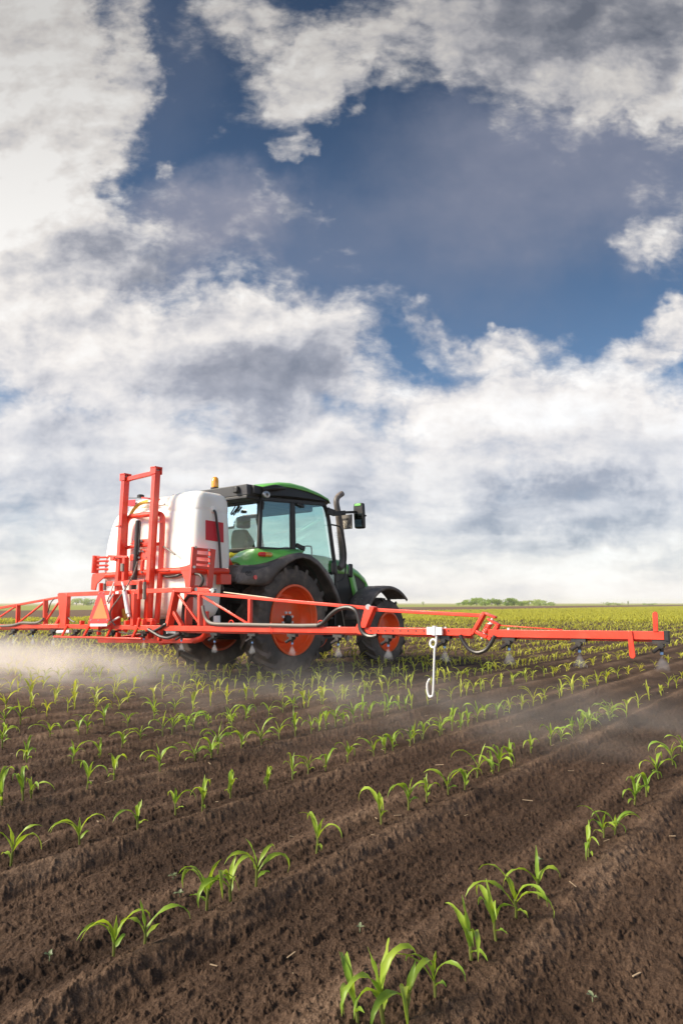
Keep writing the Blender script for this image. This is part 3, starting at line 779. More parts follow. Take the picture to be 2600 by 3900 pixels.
# ---- front fenders
for sd in (-1, 1):
    rows = []
    for k in range(25):
        a = R(44 + (163 - 44) * k / 24); rr = 0.795 + 0.03 * max(0, (6 - k) / 6) 
        c, s_ = math.cos(a), math.sin(a)
        ys = [(-0.985, -0.055), (-0.985, -0.012), (-0.975, 0), (-0.86, 0.008), (-0.855, 0.002), (-0.74, 0.008), (-0.735, 0.002), (-0.60, 0.004), (-0.55, -0.01)]
        rows.append([(2.50 + (rr + dr) * c, -sd * y, 0.50 + (rr + dr) * s_) for y, dr in ys])
    f = MB().grid(rows).build('front_fender', M_FENDER, tractor, thick=0.012, angle=40)
    bb = MB()
    for a, y in ((110, -0.8), (110, -0.66), (135, -0.8), (135, -0.66)):
        q = Vector((2.50 + 0.80 * math.cos(R(a)), -sd * y, 0.50 + 0.80 * math.sin(R(a)))); n = Vector((math.cos(R(a)), 0, math.sin(R(a))))
        bb.tube([q, q + n * 0.018], 0.011, 8)
    bb.build('bolts', M_STEEL, f)
    MB().bar((2.5, sd * 0.50, 0.55), (2.3, sd * 0.60, 1.28), 0.04, 0.06).build('fender_bracket', M_BLACK, tractor)

# ---- rear fenders: wide dusty arch with a box-shaped rear end, green panel above
OUT = [(-1.225, 1.275), (-1.215, 1.36), (-1.17, 1.45), (-1.12, 1.495), (-0.85, 1.51), (-0.60, 1.555), (-0.38, 1.625), (-0.15, 1.695), (0.08, 1.735), (0.28, 1.715), (0.48, 1.635), (0.66, 1.51), (0.82, 1.345), (0.95, 1.16), (1.05, 0.98)]
INN = [(-1.225, 1.265), (-1.0, 1.268), (-0.80, 1.275), (-0.68, 1.31), (-0.55, 1.39), (-0.40, 1.485), (-0.22, 1.58), (-0.05, 1.645), (0.09, 1.668), (0.25, 1.65), (0.44, 1.575), (0.61, 1.46), (0.765, 1.30), (0.895, 1.13), (1.0, 0.96)]
for sd in (-1, 1):
    f = MB()
    # outer face, rounded shoulder, top skin and inner skin, ring by ring along the arch
    rows = []
    for (ou, oz), (iu, iz) in zip(OUT, INN):
        m = lambda t: (iu + (ou - iu) * t, iz + (oz - iz) * t)
        rows.append([(*m(-0.25)[:1], sd * 1.01, m(-0.25)[1]), (m(0.0)[0], sd * 1.045, m(0.0)[1]), (m(0.5)[0], sd * 1.05, m(0.5)[1]), (m(0.85)[0], sd * 1.035, m(0.85)[1]), (ou, sd * 0.99, oz), (ou, sd * 0.75, oz + 0.01), (ou, sd * 0.52, oz + 0.01), (m(0.2)[0], sd * 0.50, m(0.2)[1])])
    f.grid(rows)
    fo = f.build('rear_fender', M_FENDER, tractor, thick=0.015, angle=50)
    f2 = MB(); f2.prism([(u, z) for u, z in OUT[3:]] + [(1.05, 0.9), (-0.4, 1.0), (-0.75, 1.25)], sd * 0.50, sd * 0.47); f2.build('inner_skirt', M_BLACK, fo)
    f3 = MB(); f3.plate([(-1.235, sd * 1.03, 1.285), (-1.235, sd * 0.52, 1.285), (-1.14, sd * 0.52, 1.49), (-1.14, sd * 1.0, 1.49)], 0.02, (-1, 0, 0.4)); f3.build('rear_panel', M_FENDER, fo, bevel=0.008)
    # round emblem pressed into the fender end, red reflector and recess
    e = MB(); q = P(947, 2184, v=-1.052); 
    for k in range(26):
        a0 = 2 * math.pi * k / 26; a1 = 2 * math.pi * (k + 0.75) / 26
        if k in (6, 7, 19): continue
        e.bar((q.x + 0.052 * math.cos(a0), sd * 1.054, q.z + 0.030 * math.sin(a0)), (q.x + 0.052 * math.cos(a1), sd * 1.054, q.z + 0.030 * math.sin(a1)), 0.006, 0.008)
    for (x0, z0, x1, z1) in ((-0.02, -0.008, -0.004, 0.016), (-0.004, 0.016, 0.012, 0.004), (0.012, 0.004, 0.026, 0.018)):
        e.bar((q.x + x0, sd * 1.054, q.z + z0), (q.x + x1, sd * 1.054, q.z + z1), 0.006, 0.007)
    e.build('emblem', M_BLACK, fo)
    q = P(970, 2199, v=-1.05)
    MB().lathe([(0.030, -0.012), (0.030, 0.008), (0.022, 0.016), (0, 0.018)], 'y', (0, 0, 0), 20).build('reflector', M_LENSRED, fo).location = (q.x, sd * 1.055, q.z)
    r_ = MB(); r_.plate([(-0.62, sd * 1.047, 1.40), (-1.16, sd * 1.047, 1.40), (-1.10, sd * 1.043, 1.485), (-0.80, sd * 1.043, 1.495), (-0.62, sd * 1.043, 1.52)], 0.008, (0, 1, 0)); r_.build('recess', M_BLACK if False else M_ROOFGREY, fo)
    g = MB()
    lo = [(-1.10, 1.505), (-0.95, 1.515), (-0.82, 1.53), (-0.60, 1.575), (-0.40, 1.635), (-0.15, 1.705), (0.18, 1.76)]
    hi = [(-1.06, 1.55), (-0.90, 1.625), (-0.78, 1.70), (-0.60, 1.755), (-0.40, 1.765), (-0.15, 1.775), (0.18, 1.80)]
    g.grid([[(a[0], sd * 0.985, a[1] - 0.012), (a[0], sd * 0.975, a[1] + 0.004), ((a[0] + b_[0]) / 2, sd * 0.90, (a[1] + b_[1]) / 2 + 0.006), (b_[0], sd * 0.79, b_[1]), (b_[0] + 0.02, sd * 0.60, b_[1] + 0.005)] for a, b_ in zip(lo, hi)])
    g.build('fender_cowl', M_GREEN, tractor, thick=0.02, angle=50)
    # tail light: red and amber halves
    q0, q1 = P(984, 2111, v=-0.955), P(1034, 2113, v=-0.94)
    tl = MB()
    tl.tube([q0 + Vector((0.0, 0, 0)), q0 + Vector((0.02, 0, 0)), q0 + (q1 - q0) * 0.42], [0.012, 0.030, 0.036], 14)
    if sd > 0: tl.v = [(x, -y, z) for x, y, z in tl.v]
    t_o = tl.build('tail_light', M_LENSRED, tractor)
    tl = MB(); tl.tube([q0 + (q1 - q0) * 0.42, q0 + (q1 - q0) * 0.92, q1], [0.036, 0.034, 0.020], 14)
    if sd > 0: tl.v = [(x, -y, z) for x, y, z in tl.v]
    tl.build('turn_signal', M_AMBER, t_o)

# ---- cab
RP0, RP1 = (-0.55, 1.76), (-0.515, 2.50)          # rear pillar (u, z)
BP0, BP1 = (0.185, 1.80), (0.16, 2.56)
AP = [(0.90, 2.575), (0.985, 2.50), (1.05, 2.33), (1.10, 2.12), (1.17, 1.80), (1.235, 1.50), (1.24, 1.22)]
CB = -0.78
fr = MB()
for sd in (-1, 1):
    y = sd * 0.775
    fr.bar((RP0[0], y, RP0[1] - 0.1), (RP1[0], y * 0.985, RP1[1]), 0.045, 0.060, up=(1, 0, 0)); fr.bar((BP0[0], y, BP0[1] - 0.15), (BP1[0], y * 0.985, BP1[1]), 0.05, 0.095, up=(1, 0, 0))
    fr.tube([(u, y * 0.99, z) for u, z in AP], 0.036, 8, smooth=4)
    fr.bar((-0.56, y, 1.775), (0.20, y, 1.80), 0.05, 0.035); fr.bar((-0.53, y * 0.985, 2.485), (0.93, y * 0.985, 2.575), 0.06, 0.06)
    fr.prism([(-0.56, 1.0), (0.55, 1.0), (0.55, 1.45), (0.2, 1.76), (-0.56, 1.74)], sd * 0.70, sd * 0.66)
fr.box((-0.58, -0.74, 1.0), (-0.52, 0.74, 1.77)); fr.box((-0.60, -0.77, 1.735), (-0.55, 0.77, 1.785)); fr.bar((-0.575, -0.77, 2.475), (-0.575, 0.77, 2.475), 0.05, 0.06)
fr.box((-0.5, -0.72, 1.0), (1.2, 0.72, 1.06)); fr.box((1.16, -0.72, 1.0), (1.24, 0.72, 1.50)); fr.bar((0.93, -0.74, 2.575), (0.93, 0.74, 2.575), 0.06, 0.06)
fr.build('cab_frame', M_BLACK, tractor, bevel=0.008)
def pane(name, pts, mat, nrm): return MB().plate(pts, 0.006, nrm).build(name, mat, tractor, angle=20)
door = [BP1, BP0, (0.42, 1.66), (0.60, 1.52), (0.77, 1.36), (0.92, 1.17), (1.22, 1.17), (1.225, 1.50), (1.165, 1.80), (1.095, 2.12), (1.045, 2.33), (0.975, 2.50), (0.90, 2.56)]
for sd in (-1, 1):
    y = sd * 0.772
    pane('side_window', [(RP0[0], y, RP0[1]), (BP0[0], y, BP0[1]), (BP1[0], y, BP1[1]), (RP1[0], y, RP1[1])], M_GLASS, (0, 1, 0))
    pane('door_window', [(u, y, z) for u, z in door], M_GLASS, (0, 1, 0))
    d = MB(); d.bar((0.24, sd * 0.79, 2.50), (0.40, sd * 0.80, 2.47), 0.03, 0.05); d.bar((0.24, sd * 0.79, 1.87), (0.42, sd * 0.80, 1.82), 0.035, 0.07)
    d.build('door_hinges', M_BLACK, tractor, bevel=0.01)
    hd = MB(); hd.tube([(0.40, sd * 0.74, 1.86), (0.60, sd * 0.74, 1.88), (0.66, sd * 0.74, 1.85), (0.665, sd * 0.74, 1.62)], 0.011, 8, smooth=3); hd.build('grab_handle', M_BLACK, tractor)
pane('rear_window', [(-0.575, -0.75, 1.90), (-0.575, -0.66, 1.785), (-0.575, 0.66, 1.785), (-0.575, 0.75, 1.90), (-0.575, 0.75, 2.46), (-0.575, -0.75, 2.46)], M_REARGLASS, (1, 0, 0))
pane('windscreen', [(0.93, -0.72, 2.56), (0.93, 0.72, 2.56), (1.08, 0.72, 2.12), (1.22, 0.70, 1.5), (1.22, -0.70, 1.5), (1.08, -0.72, 2.12)][:2] + [(1.21, 0.72, 1.5), (1.21, -0.72, 1.5)], M_GLASS, (1, 0, 0.3))
w_ = MB()
w_.tube([P(878, 1958, u=-0.60), P(898, 1925, u=-0.60), P(912, 1929, u=-0.60), P(896, 1952, u=-0.60)], 0.010, 6); w_.tube([P(880, 1962, u=-0.60), P(908, 1930, u=-0.60)], 0.008, 6)
w_.build('rear_wiper', M_BLACK, tractor)
# inside: seat, console, steering wheel, lining
st = MB(); st.box((-0.05, -0.25, 1.45), (0.42, 0.25, 1.60)); st.loft([[(-0.08, -0.24, 1.58), (0.05, -0.24, 1.58), (0.05, 0.24, 1.58), (-0.08, 0.24, 1.58)], [(-0.17, -0.22, 1.95), (-0.06, -0.22, 1.95), (-0.06, 0.22, 1.95), (-0.17, 0.22, 1.95)], [(-0.22, -0.13, 2.12), (-0.12, -0.13, 2.12), (-0.12, 0.13, 2.12), (-0.22, 0.13, 2.12)]])
st.build('seat', M_SEAT, tractor, bevel=0.04, seg=3)
st = MB(); st.box((-0.02, -0.17, 1.06), (0.36, 0.17, 1.46)); st.build('seat_pedestal', M_BLACK, tractor)
a_ = MB(); a_.box((-0.05, -0.42, 1.62), (0.35, -0.33, 1.70)); a_.box((-0.1, -0.66, 1.4), (0.30, -0.45, 1.62)); a_.build('armrest', M_BLACK, tractor, bevel=0.02)
q = P(948, 2075, u=-0.50)
MB().lathe([(0.001, -0.07), (0.055, -0.06), (0.085, 0.0), (0.055, 0.06), (0.001, 0.07)], 'x', q, 20).build('work_light', M_BLACK, tractor)
sw = MB(); sw.lathe([(0.19 + 0.016 * math.cos(t), 0.016 * math.sin(t)) for t in [2 * math.pi * k / 8 for k in range(8)]], 'z', n=28, closed=True); sw.bar((-0.19, 0, 0), (0.19, 0, 0), 0.03, 0.015); sw.bar((0, 0, 0), (0, 0.19, 0), 0.03, 0.015)
swo = sw.build('steering_wheel', M_BLACK, tractor); swo.location = (0.72, 0, 1.82); swo.rotation_euler = (0, R(-28), 0)
MB().box((0.85, -0.35, 1.06), (1.15, 0.35, 1.62)).tube([(0.95, 0, 1.5), (0.73, 0, 1.82)], 0.04, 10).build('dashboard', M_BLACK, tractor, bevel=0.03)
MB().box((-0.50, -0.70, 2.43), (0.75, 0.70, 2.52)).box((-0.20, 0.50, 2.20), (0.22, 0.70, 2.43)).box((0.42, 0.54, 2.24), (0.62, 0.70, 2.44)).build('roof_lining', M_ROOFGREY, tractor, bevel=0.03)
MB().prism([(0.12, 1.66), (0.5, 1.64), (0.42, 1.75), (0.18, 1.76)], 0.45, 0.62).build('side_console', M_BLACK, tractor, bevel=0.02)

# ---- roof: dark shell with a green domed cap, grey rear face
RS = [(-0.66, 0.80, 2.475, 2.60, 2.63), (-0.45, 0.83, 2.49, 2.65, 2.70), (-0.15, 0.85, 2.52, 2.705, 2.775), (0.10, 0.85, 2.535, 2.715, 2.80), (0.40, 0.85, 2.55, 2.705, 2.79), (0.75, 0.84, 2.56, 2.67, 2.745), (0.98, 0.82, 2.565, 2.63, 2.69), (1.09, 0.76, 2.575, 2.60, 2.63)]
def roof_half(hw, zs): return [(-hw, zs[0]), (-hw * 0.985, zs[1]), (-hw * 0.90, zs[2]), (-hw * 0.5, zs[3]), (0, zs[4]), (hw * 0.5, zs[3]), (hw * 0.90, zs[2]), (hw * 0.985, zs[1]), (hw, zs[0])]
MB().loft([[(u, y, z) for y, z in [(-hw * 0.9, zb), (-hw * 1.0, zb + 0.05), (-hw * 0.99, zg + 0.004), (-hw * .5, zg + 0.02), (hw * .5, zg + 0.02), (hw * 0.99, zg + 0.004), (hw * 1.0, zb + 0.05), (hw * 0.9, zb)]] for u, hw, zb, zg, zt in RS]).build('roof_shell', M_BLACK, tractor, angle=40)
MB().grid([[(u, y, z) for y, z in roof_half(hw + 0.012, (zg - 0.004, zg + (zt - zg) * 0.45, zt - 0.004, zt + 0.012, zt + 0.018))] for u, hw, zb, zg, zt in RS]).build('roof_cap', M_GREEN, tractor, thick=0.012, angle=60)
rb = MB(); rb.prism([(-0.84, 2.655), (-0.60, 2.66), (-0.60, 2.50), (-0.82, 2.50)], -0.80, 0.80); rb.build('roof_rear_panel', M_ROOFGREY, tractor, bevel=0.012)
MB().box((-0.82, -0.79, 2.455), (-0.60, 0.79, 2.505)).box((-0.75, -0.86, 2.52), (-0.56, -0.79, 2.645)).box((-0.75, 0.79, 2.52), (-0.56, 0.86, 2.645)).build('roof_rear_beam', M_BLACK, tractor, bevel=0.012)
for sd in (-1, 1):
    o_ = MB().box((-0.885, sd * 0.66, 2.535), (-0.83, sd * 0.57, 2.635)).build('rear_work_light', M_BLACK, tractor, bevel=0.02)
    MB().tube([(-0.60, sd * 0.865, 2.60), (-0.35, sd * 0.885, 2.655), (-0.12, sd * 0.875, 2.68)], [0.035, 0.05, 0.02], 10, smooth=3).build('roof_side_duct', M_BLACK, tractor)
    q = P(1014, 1883, v=-0.90)
    l_ = MB().lathe([(0.001, -0.045), (0.05, -0.04), (0.066, 0.0), (0.06, 0.012), (0.001, 0.02)], 'y', (0, 0, 0), 22).build('side_work_light', M_STEEL, tractor); l_.location = (q.x, sd * 0.90, q.z)
    l_.scale = (1.1, 1 * (1 if sd > 0 else -1), 0.8)
    MB().lathe([(0.001, 0.014), (0.038, 0.012), (0.001, 0.026)], 'y', (0, 0, 0), 18).build('lens', M_WHITEPLATE, l_)
    MB().bar((-0.50, sd * 0.80, 2.45), (-0.50, sd * 0.79, 2.33), 0.016, 0.03).build('hook', M_BLACK, tractor)
# ---- beacon
q = P(818, 1866, u=-0.72)
MB().tube([q - Vector((0, 0, 0.16)), q], 0.014, 8).lathe([(0.052, 0.0), (0.062, 0.012), (0.062, 0.03), (0.054, 0.036)], 'z', q, 24).build('beacon_base', M_BLACK, tractor)
MB().lathe([(0.052, 0.034), (0.055, 0.05), (0.053, 0.13), (0.045, 0.172), (0.026, 0.193), (0.0, 0.198)], 'z', q, 24).build('beacon', M_AMBER, tractor)
# ---- exhaust
VE = -0.52
ex = MB(); ex.tube([P(1292, 2165, v=VE), P(1303, 2150, v=VE), P(1306, 2110, v=VE), P(1298, 2040, v=VE), P(1288, 1960, v=VE), P(1281, 1920, v=VE), P(1281, 1903, v=VE), P(1288, 1890, v=VE + 0.0), P(1302, 1880, v=VE)], [0.05, 0.062, 0.066, 0.062, 0.054, 0.050, 0.050, 0.050, 0.050], 16, smooth=3)
ex.build('exhaust_pipe', M_FENDER, tractor)
ho = MB()
for k in range(12):
    q = P(1281 + k * 1.1, 2030 + k * 9, v=VE - 0.07); ho.box(q + Vector((-0.012, -0.004, -0.008)), q + Vector((0.004, 0.004, 0.008)))
ho.build('exhaust_slots', M_STEEL, tractor)
# ---- mirror on its arm
ar = MB(); ar.bar(P(1246, 1945, v=-0.80), P(1275, 1955, v=-0.86), 0.05, 0.10); ar.bar(P(1270, 1957, v=-0.86), P(1312, 1953, v=-0.90), 0.05, 0.075); ar.bar(P(1305, 1952, v=-0.89), P(1356, 1950, v=-0.94), 0.035, 0.042); ar.tube([P(1251, 1938, v=-0.8), P(1251, 1931, v=-0.8)], 0.01, 8)
ar.build('mirror_arm', M_BLACK, tractor, bevel=0.006)
c0 = P(1371, 1966, v=-0.98)
mi = MB()
loops = []
for k, (z, w, dx) in enumerate([(-0.205, 0.075, 0.02), (-0.19, 0.088, 0.015), (0.0, 0.095, 0.0), (0.15, 0.092, -0.01), (0.20, 0.085, -0.01), (0.215, 0.07, -0.01)]):
    dp = 0.055 if 0 < k < 5 else 0.04
    loops.append([c0 + Vector((dx - dp, -w, z)), c0 + Vector((dx + dp * 0.3, -w, z)), c0 + Vector((dx + dp, -w * 0.6, z)), c0 + Vector((dx + dp, w * 0.6, z)), c0 + Vector((dx + dp * 0.3, w, z)), c0 + Vector((dx - dp, w, z))])
mo = mi.loft(loops).build('mirror', M_BLACK, tractor, bevel=0.008)
MB().plate([c0 + Vector((-0.058, -0.072, -0.18)), c0 + Vector((-0.058, 0.072, -0.18)), c0 + Vector((-0.058, 0.078, 0.04)), c0 + Vector((-0.058, -0.078, 0.04))], 0.006, (1, 0, 0)).build('mirror_glass', M_MIRROR, mo)
MB().box(c0 + Vector((-0.074, -0.062, 0.165)), c0 + Vector((-0.062, 0.062, 0.205))).build('mirror_cap', M_GREEN, mo, bevel=0.004)
MB().tube([c0 + Vector((0.0, -0.09, 0.0)), c0 + Vector((0.0, -0.12, 0.0))], 0.014, 8).build('mirror_knob', M_BLACK, mo)
# ---- number plate behind the exhaust
qa, qb, qc, qd = [P(x, y, v=-0.47) for x, y in ((1297, 1967), (1335, 1961), (1338, 2009), (1299, 2014))]
UC = (qa + qc) / 2
pw, phh = 0.26, 0.23
pu = UC.x
pl_c = P(1317, 1988, u=1.80)
npl = MB().box((pl_c.x - 0.006, pl_c.y - 0.135, pl_c.z - 0.125), (pl_c.x + 0.006, pl_c.y + 0.135, pl_c.z + 0.125)).build('number_plate', M_WHITEPLATE, tractor, bevel=0.004)
MB().box((pl_c.x - 0.012, pl_c.y - 0.05, pl_c.z + 0.035), (pl_c.x - 0.0061, pl_c.y + 0.125, pl_c.z + 0.062)).build('plate_bracket', M_BLACK, npl)
def lettering(txt, size, loc, parent, mat, name):
    cu = bpy.data.curves.new(name, 'FONT'); cu.body = txt; cu.size = size; cu.align_x = 'CENTER'; cu.align_y = 'CENTER'; cu.extrude = 0.0015; cu.space_character = 1.15
    t = bpy.data.objects.new(name, cu); COL.objects.link(t)
    dg = bpy.context.evaluated_depsgraph_get()
    me = bpy.data.meshes.new_from_object(t.evaluated_get(dg)); me.name = name
    bpy.data.objects.remove(t)
    me.materials.clear(); me.materials.append(mat)
    o = link_mesh(name, me, parent)
    # readable from behind the machine: text x runs to the machine's right (-y), text up is z
    o.matrix_local = Matrix(((0, 0, -1, loc[0]), (-1, 0, 0, loc[1]), (0, 1, 0, loc[2]), (0, 0, 0, 1)))
    return o
lettering('CNI', 0.085, (pl_c.x - 0.008, pl_c.y + 0.035, pl_c.z - 0.012), npl, M_LETTER, 'plate_lettering')
lettering('039A', 0.105, (pl_c.x - 0.008, pl_c.y + 0.0, pl_c.z - 0.080), npl, M_LETTER, 'plate_lettering')
# ---- side markers, rail, steps
sm_ = MB(); q = P(1271, 2163, v=-0.80); sm_.box(q + Vector((-0.05, -0.03, -0.11)), q + Vector((0.05, 0.03, 0.12)))
mk = sm_.build('side_lamp', M_BLACK, tractor, bevel=0.03); MB().box(q + Vector((-0.056, -0.02, -0.06)), q + Vector((-0.0505, 0.02, 0.07))).build('lens', M_WHITEPLATE, mk, bevel=0.002)
sm_ = MB(); q = P(1334, 2175, v=-0.70); sm_.box(q + Vector((-0.04, -0.03, -0.11)), q + Vector((0.04, 0.03, 0.12)))
mk = sm_.build('side_lamp', M_BLACK, tractor, bevel=0.02); MB().box(q + Vector((-0.046, -0.012, -0.08)), q + Vector((-0.0405, 0.004, 0.10))).build('lens', M_STEEL, mk, bevel=0.002)
rl = MB(); rl.tube([P(1260, 1998, v=-0.84), P(1285, 2003, v=-0.84), P(1298, 2012, v=-0.84), P(1305, 2040, v=-0.83), P(1314, 2090, v=-0.81), P(1315, 2180, v=-0.78), P(1300, 2210, v=-0.76), P(1285, 2216, v=-0.76)], 0.013, 8, smooth=3)
rl.bar(P(1315, 2186, v=-0.78), P(1330, 2188, v=-0.72), 0.016); rl.build('handrail', M_BLACK, tractor)
sp = MB()
for k, z in enumerate((0.45, 0.75, 1.0)): sp.box((0.80 + 0.0 * k, -0.80, z), (1.18, -0.55, z + 0.03))
sp.box((0.80, -0.82, 0.45), (0.83, -0.56, 1.05)); sp.box((1.15, -0.82, 0.45), (1.18, -0.56, 1.05)); sp.build('steps', M_BLACK, tractor)
MB().tube([P(1296, 2305, v=-0.75), P(1304, 2340, v=-0.75), P(1312, 2390, v=-0.75)], 0.008, 6).box(P(1322, 2428, v=-0.7) + Vector((-.03, -.02, -.05)), P(1322, 2428, v=-0.7) + Vector((.03, .02, .03))).build('linkage_rod', M_STEEL, tractor)
# yellow cloth and white canister behind the cab
yv = MB(); yv.grid([[Vector((-0.64 - 0.03 * math.sin(i * 1.3 + j), -0.28 - 0.052 * i, 1.72 - 0.052 * j + 0.01 * math.sin(i * 2))) for j in range(9)] for i in range(9)]); yv.build('yellow_cover', M_YELLOW, tractor, thick=0.01)
MB().box((-0.92, -0.74, 1.50), (-0.70, -0.66, 1.64)).build('canister', M_ZINC, tractor, bevel=0.02)
# ---------------------------------------------------------------- mounted field sprayer
def Z1(x, y, **k): return P(300 + x / 2.4123, 1740 + y / 2.4123, **k)
def Z2(x, y, **k): return P(760 + x / 1.8667, 1780 + y / 1.8667, **k)
def Z3(x, y, **k): return P(1200 + x / 1.96, 2200 + y / 1.96, **k)
def Z5(x, y, **k): return P(x / 2.24, 2150 + y / 2.24, **k)
def tank_mat():
    m, T, out = material('milky_tank_plastic')
    tc = T.new('ShaderNodeTexCoord').outputs['Object']
    n = T.noise(T.new('ShaderNodeMapping', {'Vector': tc, 'Scale': (1, 5, 0.6)}).outputs[0], 3.0, 4, 0.6)
    sz = T.new('ShaderNodeSeparateXYZ', {0: tc})
    c = T.mix(T.mapr(n.outputs[0], 0.4, 0.75), (0.93, 0.90, 0.83, 1), (0.87, 0.81, 0.71, 1))
    b = T.new('ShaderNodeBsdfPrincipled', {'Base Color': c, 'Roughness': 0.7})
    b.inputs['Specular IOR Level'].default_value = 0.3
    b.inputs['Subsurface Weight'].default_value = 0.6
    b.inputs['Subsurface Radius'].default_value = (0.16, 0.13, 0.10)
    T.l.new(b.outputs[0], out.inputs[0])
    return m
M_TANK = tank_mat()
M_LABEL = paint('crimson_label', (0.60, 0.018, 0.030), 0.45, vary=0.05)
M_SMVRED = paint('reflective_red', (0.66, 0.05, 0.045), 0.35, vary=0.06)
M_SMVORANGE = paint('fluorescent_orange', (0.90, 0.20, 0.06), 0.5, vary=0.05)
M_YHOSE = paint('yellow_hose', (0.62, 0.42, 0.06), 0.35, vary=0.08)
M_GREYHOSE = paint('greyed_hose', (0.16, 0.14, 0.12), 0.5, vary=0.2)
M_ROPE = paint('cream_cord', (0.60, 0.54, 0.40), 0.8)

sprayer = empty('field_sprayer', ORI + FWD * -1.9, RIG_ROT)
tag(sprayer, 'red mounted field sprayer with white tank and wide folding boom behind the green tractor', 'sprayer')
OFF = Vector((1.9, 0, 0))
def sp(b, name, mat, bevel=0.0, parent=None, **k):
    if not b.v: return None
    if parent is None or parent == sprayer:
        b.v = [(x + 1.9, y, z) for x, y, z in b.v]; return b.build(name, mat, sprayer, bevel=bevel, **k)
    b.v = [(x + 1.9, y, z) for x, y, z in b.v]; return b.build(name, mat, parent, bevel=bevel, **k)

# ---- tank
def rrect(z, ur, uf, vr, vl, rad, n=10, flute=0.0):
    pts = []
    for cx, cy, a0 in ((uf - rad, vl - rad, 0), (ur + rad, vl - rad, 90), (ur + rad, vr + rad, 180), (uf - rad, vr + rad, 270)):
        for k in range(n + 1):
            a = R(a0 + 90 * k / n); pts.append((cx + rad * math.cos(a), cy + rad * math.sin(a), z))
        nx = {0: (ur + rad, vl), 90: (ur, vr + rad), 180: (uf - rad, vr), 270: (uf, vl - rad)}[a0]
        x, y, _ = pts[-1]; m = 40 if a0 == 90 else 8
        for k in range(1, m):
            t = k / m; q = [x + (nx[0] - x) * t, y + (nx[1] - y) * t, z]
            if flute and a0 == 90:
                v = q[1]
                if -0.80 < v < -0.42: q[0] -= flute * (0.5 - 0.5 * math.cos((v + 0.80) / 0.38 * 6.283 * 2.0))
            pts.append(tuple(q))
    return pts
TL = [(0.795, -1.62, -1.48, -0.66, 0.62, 0.06, 0), (0.81, -1.74, -1.43, -0.82, 0.78, 0.10, 0), (0.86, -1.84, -1.39, -0.91, 0.87, 0.13, 0), (0.95, -1.885, -1.375, -0.95, 0.915, 0.13, 0.005), (1.10, -1.90, -1.37, -0.962, 0.935, 0.12, 0.006), (1.325, -1.90, -1.36, -0.968, 0.945, 0.12, 0.006),
      (1.345, -1.905, -1.285, -0.985, 0.955, 0.11, 0.007), (1.36, -1.905, -1.265, -0.99, 0.96, 0.11, 0.007), (1.60, -1.90, -1.26, -0.99, 0.95, 0.11, 0.007), (1.85, -1.895, -1.27, -0.988, 0.91, 0.11, 0.007), (2.05, -1.885, -1.29, -0.985, 0.85, 0.11, 0.005), (2.16, -1.88, -1.30, -0.982, 0.79, 0.11, 0.004), (2.215, -1.865, -1.315, -0.975, 0.745, 0.11, 0), (2.245, -1.83, -1.35, -0.94, 0.70, 0.10, 0), (2.255, -1.78, -1.40, -0.89, 0.65, 0.08, 0)]
tank = sp(MB().loft([rrect(*l[:6], flute=l[6]) for l in TL]), 'tank', M_TANK, angle=50)
sp(MB().loft([rrect(z, ur, uf, vr, vl, rd) for z, ur, uf, vr, vl, rd in [(2.15, -1.872, -1.30, -0.978, -0.35, 0.11), (2.19, -1.878, -1.298, -0.986, -0.346, 0.11), (2.21, -1.878, -1.298, -0.986, -0.346, 0.11), (2.32, -1.872, -1.31, -0.982, -0.35, 0.11), (2.385, -1.85, -1.335, -0.96, -0.365, 0.11), (2.42, -1.81, -1.38, -0.915, -0.40, 0.10), (2.432, -1.74, -1.44, -0.85, -0.46, 0.08)]]), 'tank_dome', M_TANK, parent=tank, angle=50)
sp(MB().loft([rrect(z, ur, uf, vr, vl, rd) for z, ur, uf, vr, vl, rd in [(2.22, -1.80, -1.35, -0.30, 0.56, 0.12), (2.27, -1.82, -1.33, -0.315, 0.58, 0.12), (2.285, -1.80, -1.35, -0.30, 0.56, 0.12), (2.30, -1.82, -1.33, -0.315, 0.57, 0.12), (2.38, -1.80, -1.35, -0.30, 0.54, 0.12), (2.42, -1.74, -1.42, -0.25, 0.44, 0.11), (2.43, -1.66, -1.5, -0.18, 0.34, 0.10)]]), 'rinse_tank', M_TANK, parent=tank, angle=50)
sp(MB().lathe([(0.05, 0), (0.05, 0.04), (0.03, 0.05), (0, 0.05)], 'z', Z1(568, 378, u=-1.6), 18), 'filler_cap', M_HOSE, parent=tank)
sp(MB().plate([Z1(x, y, v=-0.9935) for x, y in ((1165, 580), (1327, 606), (1330, 787), (1166, 762))], 0.004, (0, 1, 0)), 'label', M_LABEL, parent=tank)
sp(MB().plate([Z1(x, y, u=-1.826) for x, y in ((430, 400), (520, 392), (517, 446), (430, 456))], 0.006, (1, 0, 0)), 'label', M_LABEL, parent=tank)
q = Z1(1236, 487, v=-0.985)
sp(MB().lathe([(0.045, 0.02), (0.045, -0.02), (0.03, -0.03), (0, -0.03)], 'y', q, 20), 'hose_port', M_TANK, parent=tank)
b = MB(); b.tube([Z1(1238, 490, v=-1.01), Z1(1256, 520, v=-1.03), Z1(1270, 620, v=-1.03), Z1(1290, 790, v=-1.03), Z1(1308, 1080, v=-1.04), Z1(1321, 1222, v=-1.04)], 0.016, 10, smooth=5); sp(b, 'level_hose', M_HOSE)

